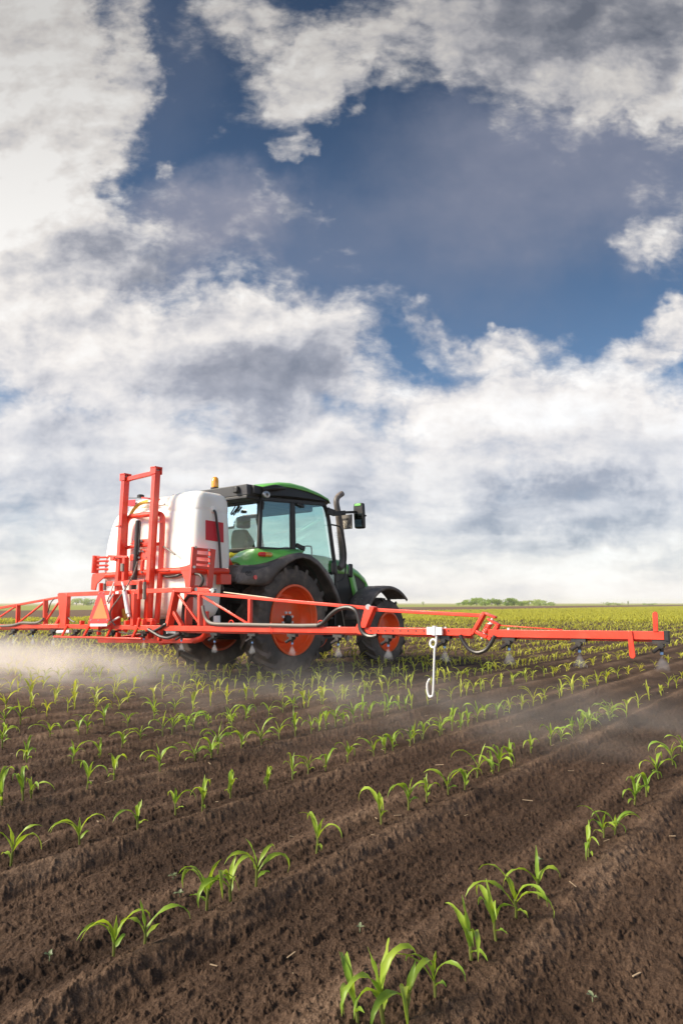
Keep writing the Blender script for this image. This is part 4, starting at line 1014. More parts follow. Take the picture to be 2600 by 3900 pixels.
# ---- lift masts
UM = -2.06
b = MB()
mast_r = (Z1(712, 128, u=UM), Z1(632, 1560, u=UM)); mast_l = (Z1(430, 190, u=UM), Z1(345, 1545, u=UM))
for t_, b_ in (mast_r, mast_l):
    b.bar(t_, b_, 0.072, 0.088, up=(1, 0, 0))
mast = sp(b, 'lift_mast', M_RED, bevel=0.006)
b = MB()
for t_, b_ in (mast_r, mast_l):
    b.box(t_ + Vector((-0.06, -0.05, 0.03)), t_ + Vector((0.06, 0.05, 0.05))); b.box(t_ + Vector((-0.055, -0.055, -0.05)), t_ + Vector((-0.045, 0.055, 0.035))); b.box(t_ + Vector((0.045, -0.055, -0.05)), t_ + Vector((0.055, 0.055, 0.035)))
b.bar(mast_l[0] + Vector((0.0, 0, -0.03)), mast_r[0] + Vector((0.0, 0, -0.02)), 0.05, 0.055)
sp(b, 'mast_head', M_RED, bevel=0.004)
b = MB()
for t_, b_ in (mast_r, mast_l):
    b.tube([t_ + Vector((-0.05, 0.0, 0.008)), t_ + Vector((0.05, 0, 0.008))], 0.018, 10)
sp(b, 'pulley_pin', M_STEEL)
# bent tube frame between tank and masts, plates and cross tubes
UF = -1.975
b = MB()
b.tube([Z1(398, 1480, u=UF), Z1(412, 1130, u=UF), Z1(424, 800, u=UF), Z1(432, 640, u=UF), Z1(445, 585, u=UF), Z1(480, 550, u=UF), Z1(560, 538, u=UF), Z1(660, 528, u=UF), Z1(725, 522, u=UF), Z1(762, 540, u=UF), Z1(768, 600, u=UF), Z1(762, 800, u=UF), Z1(748, 1100, u=UF), Z1(715, 1530, u=UF)], 0.036, 12, smooth=4)
b.tube([Z1(418, 838, u=UF), Z1(520, 822, u=UF), Z1(735, 800, u=UF)], 0.024, 10)
b.bar(Z1(660, 596, u=-2.02), Z1(765, 600, u=-2.02), 0.02, 0.012); b.bar(Z1(640, 1040, u=-2.02), Z1(830, 1042, u=-2.02), 0.02, 0.012)
b.box(Z1(375, 640, u=UM - 0.06), Z1(360, 634, u=UM - 0.02))
sp(b, 'hoop_frame', M_RED)
b = MB()
for x0, y0, x1, y1 in ((505, 770, 655, 800), (545, 855, 650, 885), (548, 890, 650, 945), (475, 905, 520, 950)):
    b.plate([Z1(x0, y0, u=-1.99), Z1(x1, y0 - 12, u=-1.99), Z1(x1, y1, u=-1.99), Z1(x0, y1 + 6, u=-1.99)], 0.03, (1, 0, 0))
b.plate([Z1(470, 800, u=-1.99), Z1(560, 762, u=-1.99), Z1(650, 748, u=-1.99), Z1(650, 790, u=-1.99), Z1(560, 800, u=-1.99)], 0.02, (1, 0, 0))
b.bar(Z1(590, 945, u=-2.0), Z1(580, 1050, u=-2.0), 0.035, 0.04)
fp = sp(b, 'mast_bracket', M_RED, bevel=0.004)
b = MB()
for x, y in ((576, 771), (560, 866), (586, 866), (552, 925), (622, 925), (576, 1058)): b.tube([Z1(x, y, u=-2.0), Z1(x, y, u=-2.03)], 0.014, 8)
sp(b, 'bolts', M_STEEL, parent=fp)
# frame tube round the tank
b = MB()
b.tube([Z1(225, 1092, u=-1.97), Z1(440, 1078, u=-1.97), Z1(700, 1058, u=-1.97), Z1(940, 1044, u=-1.97), Z1(1040, 1038, u=-1.97)], 0.042, 12)
c0_ = Z1(1060, 1048, v=-1.03); c1_ = Z1(1368, 1052, v=-1.03)
b.tube([Z1(1040, 1038, u=-1.97), c0_, c1_], 0.042, 12)
b.box(c1_ + Vector((-0.16, -0.05, -0.17)), c1_ + Vector((0.02, 0.04, -0.04)))
cl = Z1(225, 1092, u=-1.97); b.tube([cl, cl + Vector((0.8, 0.03, 0))], 0.042, 12)
b.bar(c1_ + Vector((0, 0.05, 0)), c1_ + Vector((0.12, 0.45, -0.05)), 0.08, 0.10)
# headstock in front of the tank
for sd in (-1, 1):
    b.bar((-1.20, sd * 0.46, 0.55), (-1.20, sd * 0.34, 1.45), 0.07, 0.10); b.bar((-1.20, sd * 0.55, 1.42), (-1.75, sd * 0.6, 0.62), 0.06, 0.07)
b.bar((-1.20, -0.8, 1.40), (-1.20, 0.8, 1.40), 0.08, 0.10); b.bar((-1.20, -0.5, 0.60), (-1.20, 0.5, 0.60), 0.08, 0.10)
b.prism([(-1.24, 1.34), (-1.0, 1.36), (-1.02, 1.46), (-1.20, 1.70), (-1.24, 1.72)], -0.80, -0.74)
b.prism([(-1.24, 1.34), (-1.0, 1.36), (-1.02, 1.46), (-1.20, 1.70), (-1.24, 1.72)], 0.74, 0.80)
# legs and bottom rail
b.bar(Z1(1012, 1225, u=-1.96), Z1(1000, 1545, u=-1.96), 0.05, 0.11, up=(1, 0, 0))
L0 = Z1(190, 1690, u=-1.95); L1 = Z1(1060, 1692, u=-1.95); L2 = Z1(1125, 1670, u=-1.95); L3 = Z1(1165, 1615, u=-1.95); L4 = Z1(1170, 1420, u=-1.95)
b.bar(L0, L1, 0.06, 0.055); b.tube([L1, L1 + (L2 - L1) * 0.6, L2, L3, L4], 0.036, 10, smooth=3)
for x in (360, 640, 720): b.bar(Z1(x, 1540, u=-1.98), Z1(x, 1690, u=-1.95), 0.06, 0.06)
for sd in (-1, 1): b.bar((-1.93, sd * 0.42, 0.52), (-1.20, sd * 0.46, 0.58), 0.07, 0.08)
sp(b, 'frame', M_RED, bevel=0.005)
MBx = MB(); MBx.lathe([(0.10, -0.02), (0.10, 0.02)], 'y', (-1.40, -0.52, 0.66), 20); MBx.tube([(-1.40, -0.52, 0.66), (-1.40, -0.30, 0.66)], 0.08, 12)
sp(MBx, 'pump_guard', M_RED)
b = MB(); b.box((-1.62, -0.62, 0.56), (-1.40, -0.40, 0.74)); b.tube([(-1.5, -0.62, 0.66), (-1.5, -0.70, 0.66)], 0.06, 14); b.tube([(-1.55, -0.55, 0.74), (-1.55, -0.55, 0.84)], 0.05, 12); b.box((-1.35, -0.36, 0.50), (-1.15, 0.36, 0.78))
sp(b, 'pump', M_ENGINE, bevel=0.015)
b = MB(); b.tube([Z1(1268, 1460, u=-1.55), Z1(1268, 1530, u=-1.55)], 0.045, 12); sp(b, 'filter_bowl', M_ZINC)

# ---- transport rests on both sides of the tank (uprights with rungs)
b = MB(); VR = -1.09
for (xa, ya), (xb, yb), w in (((1062, 828), (1034, 1200), 0.075), ((1228, 848), (1198, 1200), 0.085)):
    b.bar(Z1(xa, ya, v=VR), Z1(xb, yb, v=VR), 0.035, w, up=(1, 0, 0))
for ya, yb in ((845, 860), (905, 920), (965, 980), (1012, 1026)): b.bar(Z1(1062, ya, v=VR), Z1(1222, yb, v=VR), 0.03, 0.035)
b.bar(Z1(1040, 1192, v=VR), Z1(1205, 1198, v=VR), 0.05, 0.03)
b.plate([Z1(x, y, u=-2.0) for x, y in ((928, 1014), (985, 1002), (1040, 982), (1066, 1012), (1058, 1060), (1008, 1230), (984, 1230), (976, 1130), (948, 1066))], 0.02, (1, 0, 0))
rr_ = sp(b, 'boom_rest', M_RED, bevel=0.004)
b = MB()
for y in (858, 918, 980): b.tube([Z1(1196, y, v=VR - 0.02), Z1(1196, y, v=VR - 0.04)], 0.014, 8)
b.tube([Z1(1075, 830, v=VR - 0.02), Z1(1075, 830, v=VR - 0.05)], 0.016, 8); b.tube([Z1(1060, 1012, u=-2.01), Z1(1060, 1012, u=-2.03)], 0.018, 8); b.tube([Z1(1024, 1006, u=-2.01), Z1(1024, 1006, u=-2.03)], 0.012, 8)
sp(b, 'bolts', M_STEEL, parent=rr_)
b = MB(); VL = 1.06
b.bar(Z1(160, 908, u=-1.98), Z1(148, 1070, u=-1.98), 0.03, 0.10, up=(1, 0, 0))
for y in (925, 960, 1000, 1035): b.bar(Z1(170, y, u=-1.98), Z1(232, y - 6, u=-1.98) + Vector((0.1, 0, 0)), 0.035, 0.025)
b.plate([Z1(x, y, u=-2.0) for x, y in ((132, 1075), (246, 1060), (246, 1098), (168, 1168), (155, 1226), (115, 1222), (122, 1110))], 0.02, (1, 0, 0))
sp(b, 'boom_rest', M_RED, bevel=0.004)

# ---- boom: centre frame, right wing in three sections, left wing
UB = -2.20
def add_nozzle(parent, pos):
    """Black triple nozzle body under the boom with its white tip and blue cap."""
    n = MB(); x, y, z = pos
    n.box((x - 0.02, y - 0.055, z - 0.028), (x + 0.03, y + 0.055, z)); n.tube([(x - 0.03, y, z - 0.04), (x + 0.03, y, z - 0.04)], 0.022, 8)
    n.tube([(x, y, z - 0.03), (x, y, z - 0.085)], [0.016, 0.020, 0.014], 8); n.tube([(x - 0.01, y, z - 0.045), (x - 0.055, y + 0.045, z - 0.085)], 0.015, 8)
    o = sp(n, 'nozzle', M_HOSE, parent=parent)
    return o
M_TIP = paint('blue_tip', (0.30, 0.50, 0.80), 0.4)
NOZ = []
def nozzles(parent, lst, dz=-0.035):
    for px, py in lst:
        q = P(px, py, u=UB)
        add_nozzle(parent, (q.x, q.y, q.z)); NOZ.append(Vector((q.x, q.y, q.z - 0.09)))
        t = MB().tube([(q.x, q.y, q.z - 0.083), (q.x, q.y, q.z - 0.105)], 0.011, 8); sp(t, 'nozzle_tip', M_TIP, parent=parent)

# centre frame
b = MB()
b.bar(P(228, 2266, u=UB), P(520, 2254, u=UB), 0.05, 0.055); b.bar(P(520, 2254, u=UB), P(668, 2247, u=UB), 0.05, 0.055); b.bar(P(660, 2248, u=UB), P(735, 2246, u=UB), 0.06, 0.055)
b.bar(P(225, 2385, u=UB), P(640, 2392, u=UB), 0.05, 0.055)
b.bar(Z1(205, 1160, u=UB - .0), Z1(205, 1245, u=UB), 0.03, 0.055, up=(1, 0, 0)); b.bar(Z1(265, 1168, u=UB + 0.05), Z1(610, 1150, u=UB + 0.05), 0.035, 0.06)
b.bar(Z1(565, 1140, u=UB - 0.04), Z1(560, 1310, u=UB - 0.04), 0.03, 0.055, up=(1, 0, 0))
b.bar(Z1(516, 1255, u=UB), Z1(505, 1550, u=UB), 0.06, 0.07, up=(1, 0, 0)); b.bar(Z1(545, 1255, u=UB + 0.08), Z1(535, 1550, u=UB + 0.08), 0.06, 0.05, up=(1, 0, 0))
b.bar(Z1(330, 1250, u=UB + 0.06), Z1(320, 1545, u=UB + 0.06), 0.07, 0.09, up=(1, 0, 0))
b.bar(Z1(270, 912, u=-2.12), Z1(450, 922, u=-2.12), 0.025, 0.03); b.bar(Z1(432, 925, u=-2.12), Z1(424, 1135, u=-2.12), 0.05, 0.075, up=(1, 0, 0)); b.box(Z1(285, 955, u=-2.14), Z1(345, 915, u=-2.1)); b.bar(Z1(290, 915, u=-2.12), Z1(340, 950, u=-2.12), 0.02, 0.03)
for x, y0, y1 in ((440, 1505, 1545), (600, 1490, 1545), (680, 1500, 1545), (30, 1505, 1545), (110, 1505, 1545)): b.box(Z1(x - 12, y1, u=UB - 0.03), Z1(x + 12, y0, u=UB + 0.03))
b.bar(Z1(560, 1480, u=UB - .03), Z1(545, 1560, u=UB - .03), 0.03, 0.04, up=(1, 0, 0)); b.bar(Z1(620, 1500, u=UB + .1), Z1(690, 1500, u=UB + .1), 0.05, 0.04); b.bar(Z1(690, 1500, u=UB + .1), Z1(690, 1560, u=UB + .1), 0.04, 0.05)
b.bar(Z1(185, 1590, u=UB + 0.04), Z1(185, 1640, u=UB + 0.04), 0.03, 0.05); b.bar(Z1(760, 1560, u=UB + 0.1), Z1(740, 1690, u=UB + 0.1), 0.04, 0.05)
# big slanted arms at both ends of the centre frame
b.bar(P(672, 2250, u=UB), P(644, 2384, u=UB), 0.05, 0.095, up=(1, 0, 0)); b.bar(P(662, 2330, u=UB), P(694, 2384, u=UB), 0.04, 0.05, up=(1, 0, 0))
b.plate([P(x, y, u=UB) for x, y in ((226, 2262), (264, 2260), (256, 2384), (237, 2384))], 0.06, (1, 0, 0)); b.bar(P(232, 2346, u=UB), P(214, 2380, u=UB), 0.04, 0.04, up=(1, 0, 0))
# guard rail below
b.tube([P(205, 2425, u=UB - 0.15), P(540, 2433, u=UB - 0.15)], 0.014, 8)
for xa, ya, xb, yb in ((257, 2384, 237, 2422), (339, 2387, 319, 2424), (424, 2390, 406, 2427), (523, 2392, 504, 2430)): b.bar(P(xa, ya, u=UB - 0.02), P(xb, yb, u=UB - 0.15), 0.024, 0.034)
cf = sp(b, 'boom_centre_frame', M_RED, bevel=0.004)
nozzles(cf, [(205, 2398), (549, 2405), (290, 2399), (340, 2400), (430, 2401)])
# right wing, inner section
b = MB()
b.bar(P(634, 2393, u=UB), P(1384, 2401, u=UB), 0.062, 0.062); b.bar(P(640, 2407, u=UB + 0.045), P(1384, 2416, u=UB + 0.045), 0.03, 0.022)
b.bar(P(735, 2258, u=UB), P(1400, 2316, u=UB), 0.032, 0.034); b.bar(P(662, 2250, u=UB), P(740, 2259, u=UB), 0.034, 0.036)
b.bar(P(762, 2264, u=UB), P(762, 2384, u=UB), 0.04, 0.055, up=(1, 0, 0)); b.bar(P(953, 2282, u=UB), P(952, 2384, u=UB), 0.035, 0.045, up=(1, 0, 0))
b.bar(P(675, 2260, u=UB), P(760, 2376, u=UB), 0.022, 0.026, up=(1, 0, 0)); b.bar(P(772, 2272, u=UB), P(945, 2376, u=UB), 0.022, 0.026, up=(1, 0, 0))
b.plate([P(x, y, u=UB - 0.02) for x, y in ((1398, 2306), (1432, 2312), (1400, 2392), (1376, 2392))], 0.07, (1, 0, 0)); b.plate([P(x, y, u=UB - 0.025) for x, y in ((1364, 2375), (1376, 2375), (1382, 2418), (1352, 2410))], 0.05, (1, 0, 0))
ri = sp(b, 'boom_wing', M_RED, bevel=0.005)
nozzles(ri, [(692, 2409), (818, 2411), (961, 2413), (1113, 2415), (1288, 2417)])
# right wing, outer section
b = MB()
b.bar(P(1384, 2401, u=UB), P(1800, 2409, u=UB), 0.060, 0.062); b.bar(P(1384, 2416, u=UB + 0.045), P(1800, 2427, u=UB + 0.045), 0.03, 0.022)
b.bar(P(1415, 2322, u=UB), P(1834, 2345, u=UB), 0.03, 0.032)
b.bar(P(1846, 2333, u=UB), P(1800, 2416, u=UB), 0.03, 0.06, up=(1, 0, 0))
b.bar(P(1846, 2335, u=UB), P(1889, 2353, u=UB), 0.045, 0.020); b.bar(P(1812, 2405, u=UB), P(1856, 2428, u=UB), 0.05, 0.03)
ro = sp(b, 'boom_wing', M_RED, bevel=0.005)
b = MB()
for px in (1411, 1439, 1467, 1495, 1524, 1553, 1583, 1613, 1707):
    q = P(px, 2403, u=UB - 0.031); b.tube([q + Vector((0.002, 0, 0)), q + Vector((-0.002, 0, 0))], 0.008, 8)
sp(b, 'pin_holes', M_ENGINE, parent=ro)
nozzles(ro, [(1478, 2419), (1692, 2423)])
# breakaway hinge and tip section
b = MB()
b.bar(P(1864, 2412, u=UB), P(2531, 2421, u=UB), 0.058, 0.060); b.bar(P(1866, 2429, u=UB + 0.045), P(2500, 2440, u=UB + 0.045), 0.03, 0.020)
b.bar(P(1896, 2382, u=UB), P(1862, 2436, u=UB), 0.03, 0.05, up=(1, 0, 0)); b.bar(P(1858, 2357, u=UB), P(1901, 2381, u=UB), 0.045, 0.018)
b.tube([P(1900, 2382, u=UB), P(2141, 2399, u=UB)], 0.005, 6)
b.plate([P(x, y, u=UB - 0.03) for x, y in ((2484, 2336), (2490, 2330), (2500, 2331), (2504, 2338), (2506, 2406), (2487, 2406))], 0.012, (1, 0, 0)); b.plate([P(x, y, u=UB - 0.036) for x, y in ((2390, 2403), (2406, 2403), (2420, 2500), (2412, 2509), (2402, 2507), (2396, 2496))], 0.012, (1, 0, 0))
rt = sp(b, 'boom_tip', M_RED, bevel=0.005)
nozzles(rt, [(1937, 2427), (2204, 2432), (2516, 2437)])
b = MB(); e = P(2535, 2421, u=UB); b.box(e + Vector((-0.032, -0.02, -0.034)), e + Vector((0.032, 0.005, 0.034))); b.tube([P(2500, 2440, u=UB + .04), P(2550, 2442, u=UB + 0.04)], 0.022, 10); sp(b, 'end_cap', M_HOSE, parent=rt)
b = MB(); a_, c_ = P(1868, 2368, u=UB), P(1845, 2410, u=UB); ax = (c_ - a_).normalized(); sx = ax.cross(Vector((1, 0, 0))).normalized()
hp = [a_ + (c_ - a_) * (0.15 + 0.85 * k / 96) + (Vector((1, 0, 0)) * math.cos(k / 96 * 6.283 * 6) + sx * math.sin(k / 96 * 6.283 * 6)) * 0.022 for k in range(97)]
b.tube(hp, 0.006, 6); sp(b, 'spring', M_RED, parent=rt)
b = MB(); b.tube([a_ - ax * 0.04, c_ + ax * 0.06], 0.008, 8); b.lathe([(0.028, 0), (0.028, 0.008), (0, 0.008)], 'z', a_ - Vector((0, 0, 0.02)), 16); sp(b, 'spring_rod', M_ZINC, parent=rt)
# left wing, running out of the picture
b = MB(); d_ = (P(20, 2386, u=UB) - P(228, 2385, u=UB)); d_.x = 0; d_.normalize()
s0, c0w = P(230, 2385, u=UB), P(226, 2275, u=UB)
b.bar(s0, s0 + d_ * 4.6, 0.06, 0.06); b.bar(s0 + Vector((0.045, 0, -0.045)), s0 + d_ * 4.6 + Vector((0.045, 0, -0.045)), 0.03, 0.022)
cd = P(0, 2316, u=UB) - c0w; cd.x = 0
b.bar(c0w, c0w + cd.normalized() * 3.6, 0.032, 0.034)
b.bar(P(174, 2284, u=UB), P(173, 2380, u=UB), 0.035, 0.065, up=(1, 0, 0)); b.bar(P(70, 2303, u=UB), P(68, 2380, u=UB), 0.035, 0.06, up=(1, 0, 0))
b.bar(P(165, 2298, u=UB), P(71, 2372, u=UB), 0.022, 0.026, up=(1, 0, 0)); b.bar(P(225, 2293, u=UB), P(174, 2368, u=UB), 0.022, 0.026, up=(1, 0, 0)); b.bar(P(66, 2306, u=UB), P(-40, 2376, u=UB), 0.022, 0.026, up=(1, 0, 0))
lw = sp(b, 'boom_wing', M_RED, bevel=0.005)
nozzles(lw, [(54, 2397), (127, 2397), (-20, 2397)])

# ---- white guide hook hanging from the right wing
b = MB(); UH = UB - 0.055
q = P(1655, 2402, u=UH); b.box(q + Vector((-0.012, -0.075, -0.035)), q + Vector((0.012, 0.075, 0.03))); b.tube([P(1655, 2384, u=UH), P(1655, 2420, u=UH)], 0.022, 10)
rc_ = P(1648, 2451, u=UH); ring = [rc_ + Vector((0.012 * k / 18, -0.030 * math.cos(k / 18 * 6.283 * 1.15), 0.034 * math.sin(-k / 18 * 6.283 * 1.15))) for k in range(19)]
b.tube([P(1661, 2415, u=UH), P(1661, 2445, u=UH)] + ring[1:] + [P(1654, 2480, u=UH), P(1649, 2635, u=UH), P(1643, 2652, u=UH), P(1634, 2653, u=UH), P(1627, 2635, u=UH), P(1626, 2608, u=UH), P(1631, 2594, u=UH), P(1637, 2585, u=UH)], 0.0095, 8, smooth=3)
hk = sp(b, 'guide_hook', M_ZINC)
b = MB(); b.tube([Z1(818, 1600, u=UB + .02), Z1(905, 1612, u=UB + .02)], 0.028, 10); b.box(Z1(812, 1625, u=UB), Z1(830, 1590, u=UB + .04)); b.box(Z1(892, 1640, u=UB), Z1(912, 1600, u=UB + .04)); b.tube([Z5(490, 575, u=UB + .02), Z5(600, 572, u=UB + .02)], 0.026, 10)
sp(b, 'line_filter', M_ZINC)

# ---- hydraulic cylinder, struts, cables, hoses
b = MB(); b.tube([Z1(545, 585, u=-2.03), Z1(512, 1130, u=-2.03), Z1(482, 1495, u=-2.03)], 0.033, 12); b.tube([Z1(566, 600, u=-2.03), Z1(548, 900, u=-2.03)], 0.010, 6); sp(b, 'lift_cylinder', M_HOSE)
b = MB(); b.tube([Z1(545, 575, u=-2.03), Z1(545, 590, u=-2.03)], 0.03, 10); sp(b, 'cylinder_cap', M_ZINC)
b = MB(); b.tube([Z1(398, 1150, u=UB - .06), Z1(425, 1240, u=UB - .06)], 0.014, 8); b.tube([Z1(420, 1228, u=UB - .06), Z1(455, 1440, u=UB - .06)], 0.030, 12); b.tube([Z1(454, 1430, u=UB - .06), Z1(465, 1470, u=UB - .06)], 0.018, 8); sp(b, 'levelling_cylinder', M_ZINC)
for pts, r_ in (([(325, 1150), (262, 1335)], 0.010), ([(318, 1260), (272, 1350)], 0.010), ([(280, 1525), (372, 1472)], 0.013)):
    sp(MB().tube([Z1(x, y, u=UB - .06) for x, y in pts], r_, 8), 'tie_rod', M_ZINC)
sp(MB().bar(Z1(405, 980, u=-2.16), Z1(403, 1050, u=-2.16), 0.05, 0.04), 'guide_pad', M_GREYHOSE)
sp(MB().tube([Z1(606, 1150, u=UB - .03), Z1(602, 1310, u=UB - .03)], 0.022, 10), 'damper_spring', M_GREYHOSE)
sp(MB().tube([Z1(238, 1165, u=UB - .03), Z1(238, 1225, u=UB - .03)], 0.02, 8), 'damper_spring', M_GREYHOSE)
b = MB(); b.bar(Z1(1085, 1218, u=UB + 0.02), Z1(1210, 1226, u=UB + 0.02), 0.04, 0.045); wc = sp(b, 'folding_cylinder', M_RED, bevel=0.004)
b = MB(); b.tube([Z1(1205, 1226, u=UB + .02), Z1(1236, 1228, u=UB + .02)], 0.02, 10); b.tube([Z1(1080, 1218, u=UB - .01), Z1(1080, 1218, u=UB + .05)], 0.022, 10); b.lathe([(0.028, -0.02), (0.028, 0.02)], 'x', Z1(1238, 1228, u=UB + .02), 16); sp(b, 'cylinder_eye', M_STEEL, parent=wc)
def hose(pts, r, mat=M_HOSE, name='hose'):
    b = MB(); b.tube(pts, r, 9, smooth=6); return sp(b, name, mat)
UHs = UB - 0.045
hose([Z2(22, 985, u=UHs), Z2(32, 1040, u=UHs), Z2(55, 1090, u=UHs), Z2(110, 1114, u=UHs), Z2(300, 1118, u=UHs), Z2(500, 1122, u=UHs), Z2(700, 1126, u=UHs), Z2(840, 1124, u=UHs)], 0.019, M_GREYHOSE)
hose([Z2(840, 1124, u=UHs), Z2(880, 1105, u=UHs), Z2(930, 1050, u=UHs), Z2(990, 1008, u=UHs), Z2(1060, 996, u=UHs), Z2(1110, 1022, u=UHs), Z2(1132, 1080, u=UHs), Z2(1145, 1150, u=UHs), Z2(1180, 1192, u=UHs), Z2(1225, 1204, u=UHs), Z2(1262, 1196, u=UHs)], 0.022)
hose([Z3(1080, 430, u=UHs), Z3(1105, 480, u=UHs), Z3(1150, 535, u=UHs), Z3(1210, 560, u=UHs), Z3(1275, 538, u=UHs), Z3(1318, 480, u=UHs), Z3(1340, 435, u=UHs)], 0.017)
hose([Z1(770, 1092, u=-1.95), Z1(830, 1103, u=-1.96), Z1(900, 1092, u=-1.97), Z1(960, 1068, u=-1.95)], 0.017)
hose([Z1(1070, 1075, u=-2.0), Z1(1115, 1085, u=-2.02), Z1(1140, 1125, u=-2.02), Z1(1130, 1170, u=-2.02), Z1(1110, 1195, u=-2.0)], 0.017)
hose([Z1(962, 1560, u=UB + .12), Z1(958, 1440, u=UB + .12), Z1(970, 1340, u=UB + .1), Z1(1010, 1282, u=UB + .08), Z1(1060, 1275, u=UB + .06), Z1(1100, 1305, u=UB + .04)], 0.020)
hose([Z1(640, 1585, u=UHs), Z1(690, 1615, u=UHs), Z1(750, 1650, u=UHs), Z1(820, 1664, u=UHs), Z1(880, 1645, u=UHs), Z1(930, 1620, u=UHs)], 0.020)
hose([Z1(690, 1605, u=UHs), Z1(750, 1570, u=UHs), Z1(800, 1538, u=UHs), Z1(860, 1530, u=UHs + 0.1)], 0.018)
hose([Z1(100, 1605, u=UHs), Z1(160, 1600, u=UHs), Z1(230, 1606, u=UHs), Z1(290, 1590, u=UHs)], 0.007)
hose([Z1(370, 1610, u=UHs), Z1(450, 1622, u=UHs), Z1(520, 1612, u=UHs), Z1(600, 1600, u=UHs)], 0.007)
hose([Z5(0, 526, u=UHs), Z5(110, 518, u=UHs), Z5(190, 497, u=UHs), Z5(270, 500, u=UHs), Z5(330, 493, u=UHs), Z5(372, 462, u=UHs)], 0.018, M_GREYHOSE)
hose([Z5(462, 292, u=UHs), Z5(432, 330, u=UHs), Z5(412, 395, u=UHs), Z5(405, 410, u=UHs)], 0.007)
hose([Z5(560, 400, u=UHs + .05), Z5(580, 450, u=UHs + .05), Z5(620, 485, u=UHs + .05), Z5(640, 490, u=UHs + .05)], 0.010, M_GREYHOSE)
hose([Z1(470, 540, u=-1.95), Z1(500, 490, u=-1.93), Z1(545, 442, u=-1.91), Z1(600, 418, u=-1.9), Z1(665, 410, u=-1.9)], 0.024, M_YHOSE, 'filling_hose')
hose([Z1(410, 1400, u=-2.02), Z1(418, 1450, u=-2.02), Z1(430, 1490, u=-2.02)], 0.024, M_YHOSE, 'filling_hose')
hose([Z1(780, 825, u=-1.97), Z1(830, 860, u=-1.97), Z1(885, 897, u=-1.97)], 0.011, M_GREYHOSE, 'lever')
hose([Z1(540, 960, u=-2.08), Z1(500, 1080, u=-2.12), Z1(430, 1210, u=UB - .07), Z1(360, 1310, u=UB - .07), Z1(310, 1380, u=UB - .07), Z1(288, 1440, u=UB - .07), Z1(300, 1500, u=UB - .07), Z1(335, 1550, u=UB - .05)], 0.009, M_GREYHOSE, 'cable')
hose([Z1(450, 378, u=-1.75), Z1(510, 378, u=-1.75), Z1(570, 376, u=-1.75)], 0.006, M_HOSE, 'cable')
b = MB(); b.bar(Z1(580, 375, u=-1.8), Z1(745, 392, u=-1.8), 0.02, 0.02); sp(b, 'lid_strap', M_RED)
b = MB(); b.tube([Z1(745, 440, u=-1.93), Z1(790, 435, u=-1.93)], 0.014, 8); b.tube([Z1(650, 412, u=-1.9), Z1(680, 412, u=-1.9)], 0.028, 10); sp(b, 'coupling', M_STEEL)
b = MB(); b.tube([Z2(172, 888, u=UB + .03), Z2(450, 922, u=UB + .03), Z2(740, 966, u=UB + .01), Z2(1150, 1006, u=UB)], 0.0065, 6); sp(b, 'boom_cable', M_ROPE)
b = MB()
for q in (Z2(225, 1108, u=UHs), Z2(860, 1112, u=UHs)):
    b.tube([q + Vector((0, 0.035 * math.cos(t), 0.03 * math.sin(t))) for t in [k / 10 * 3.6 - 0.2 for k in range(11)]], 0.006, 6)
q = Z2(512, 1140, u=UHs); b.tube([q + Vector((0.0, 0.01, 0.055)), q + Vector((-0.01, 0.012, 0)), q + Vector((0, 0.0, -0.06))], 0.005, 6); sp(b, 'hose_clips', M_RED)
for q, dz in ((Z2(675, 1133, u=UB), 0.016), (Z2(995, 1138, u=UB), 0.016), (Z3(973, 380, u=UB), 0.014), (Z3(1443, 387, u=UB), 0.012)):
    sp(MB().tube([q + Vector((0, 0, -dz)), q + Vector((0, 0, dz))], 0.011, 8), 'bolt', M_ZINC)
sp(MB().tube([Z2(1197, 992, u=UB - .06), Z2(1197, 992, u=UB - 0.02)], 0.026, 12), 'hinge_pin', M_ZINC)

# ---- slow-vehicle triangle with white holder
US = UB - 0.13
tri = MB().plate([Z1(x, y, u=US) for x, y in ((186, 1242), (228, 1240), (286, 1488), (264, 1530), (106, 1532), (96, 1490))], 0.006, (1, 0, 0))
so = sp(tri, 'warning_triangle', M_SMVRED)
sp(MB().plate([Z1(x, y, u=US - 0.006) for x, y in ((207, 1288), (266, 1486), (126, 1488))], 0.004, (1, 0, 0)), 'reflective_centre', M_SMVORANGE, parent=so)
sp(MB().plate([Z1(x, y, u=US) for x, y in ((106, 1534), (262, 1533), (260, 1557), (106, 1558))], 0.010, (1, 0, 0)), 'holder', M_ZINC, parent=so)
b = MB()
for x, y in ((188, 1252), (226, 1250), (146, 1362), (242, 1358), (110, 1500), (180, 1504), (262, 1500)): b.tube([Z1(x, y, u=US), Z1(x, y, u=US - 0.012)], 0.009, 8)
sp(b, 'rivets', M_ZINC, parent=so)
sp(MB().bar(Z1(190, 1540, u=US + 0.02), Z1(190, 1600, u=UB - 0.02), 0.03, 0.03), 'triangle_post', M_RED, parent=so)
MBq = MB(); MBq.plate([Z1(x, y, u=UB - 0.034) for x, y in ((337, 1238), (366, 1236), (366, 1258), (338, 1260))], 0.004, (1, 0, 0)); sp(MBq, 'size_plate', M_ZINC)
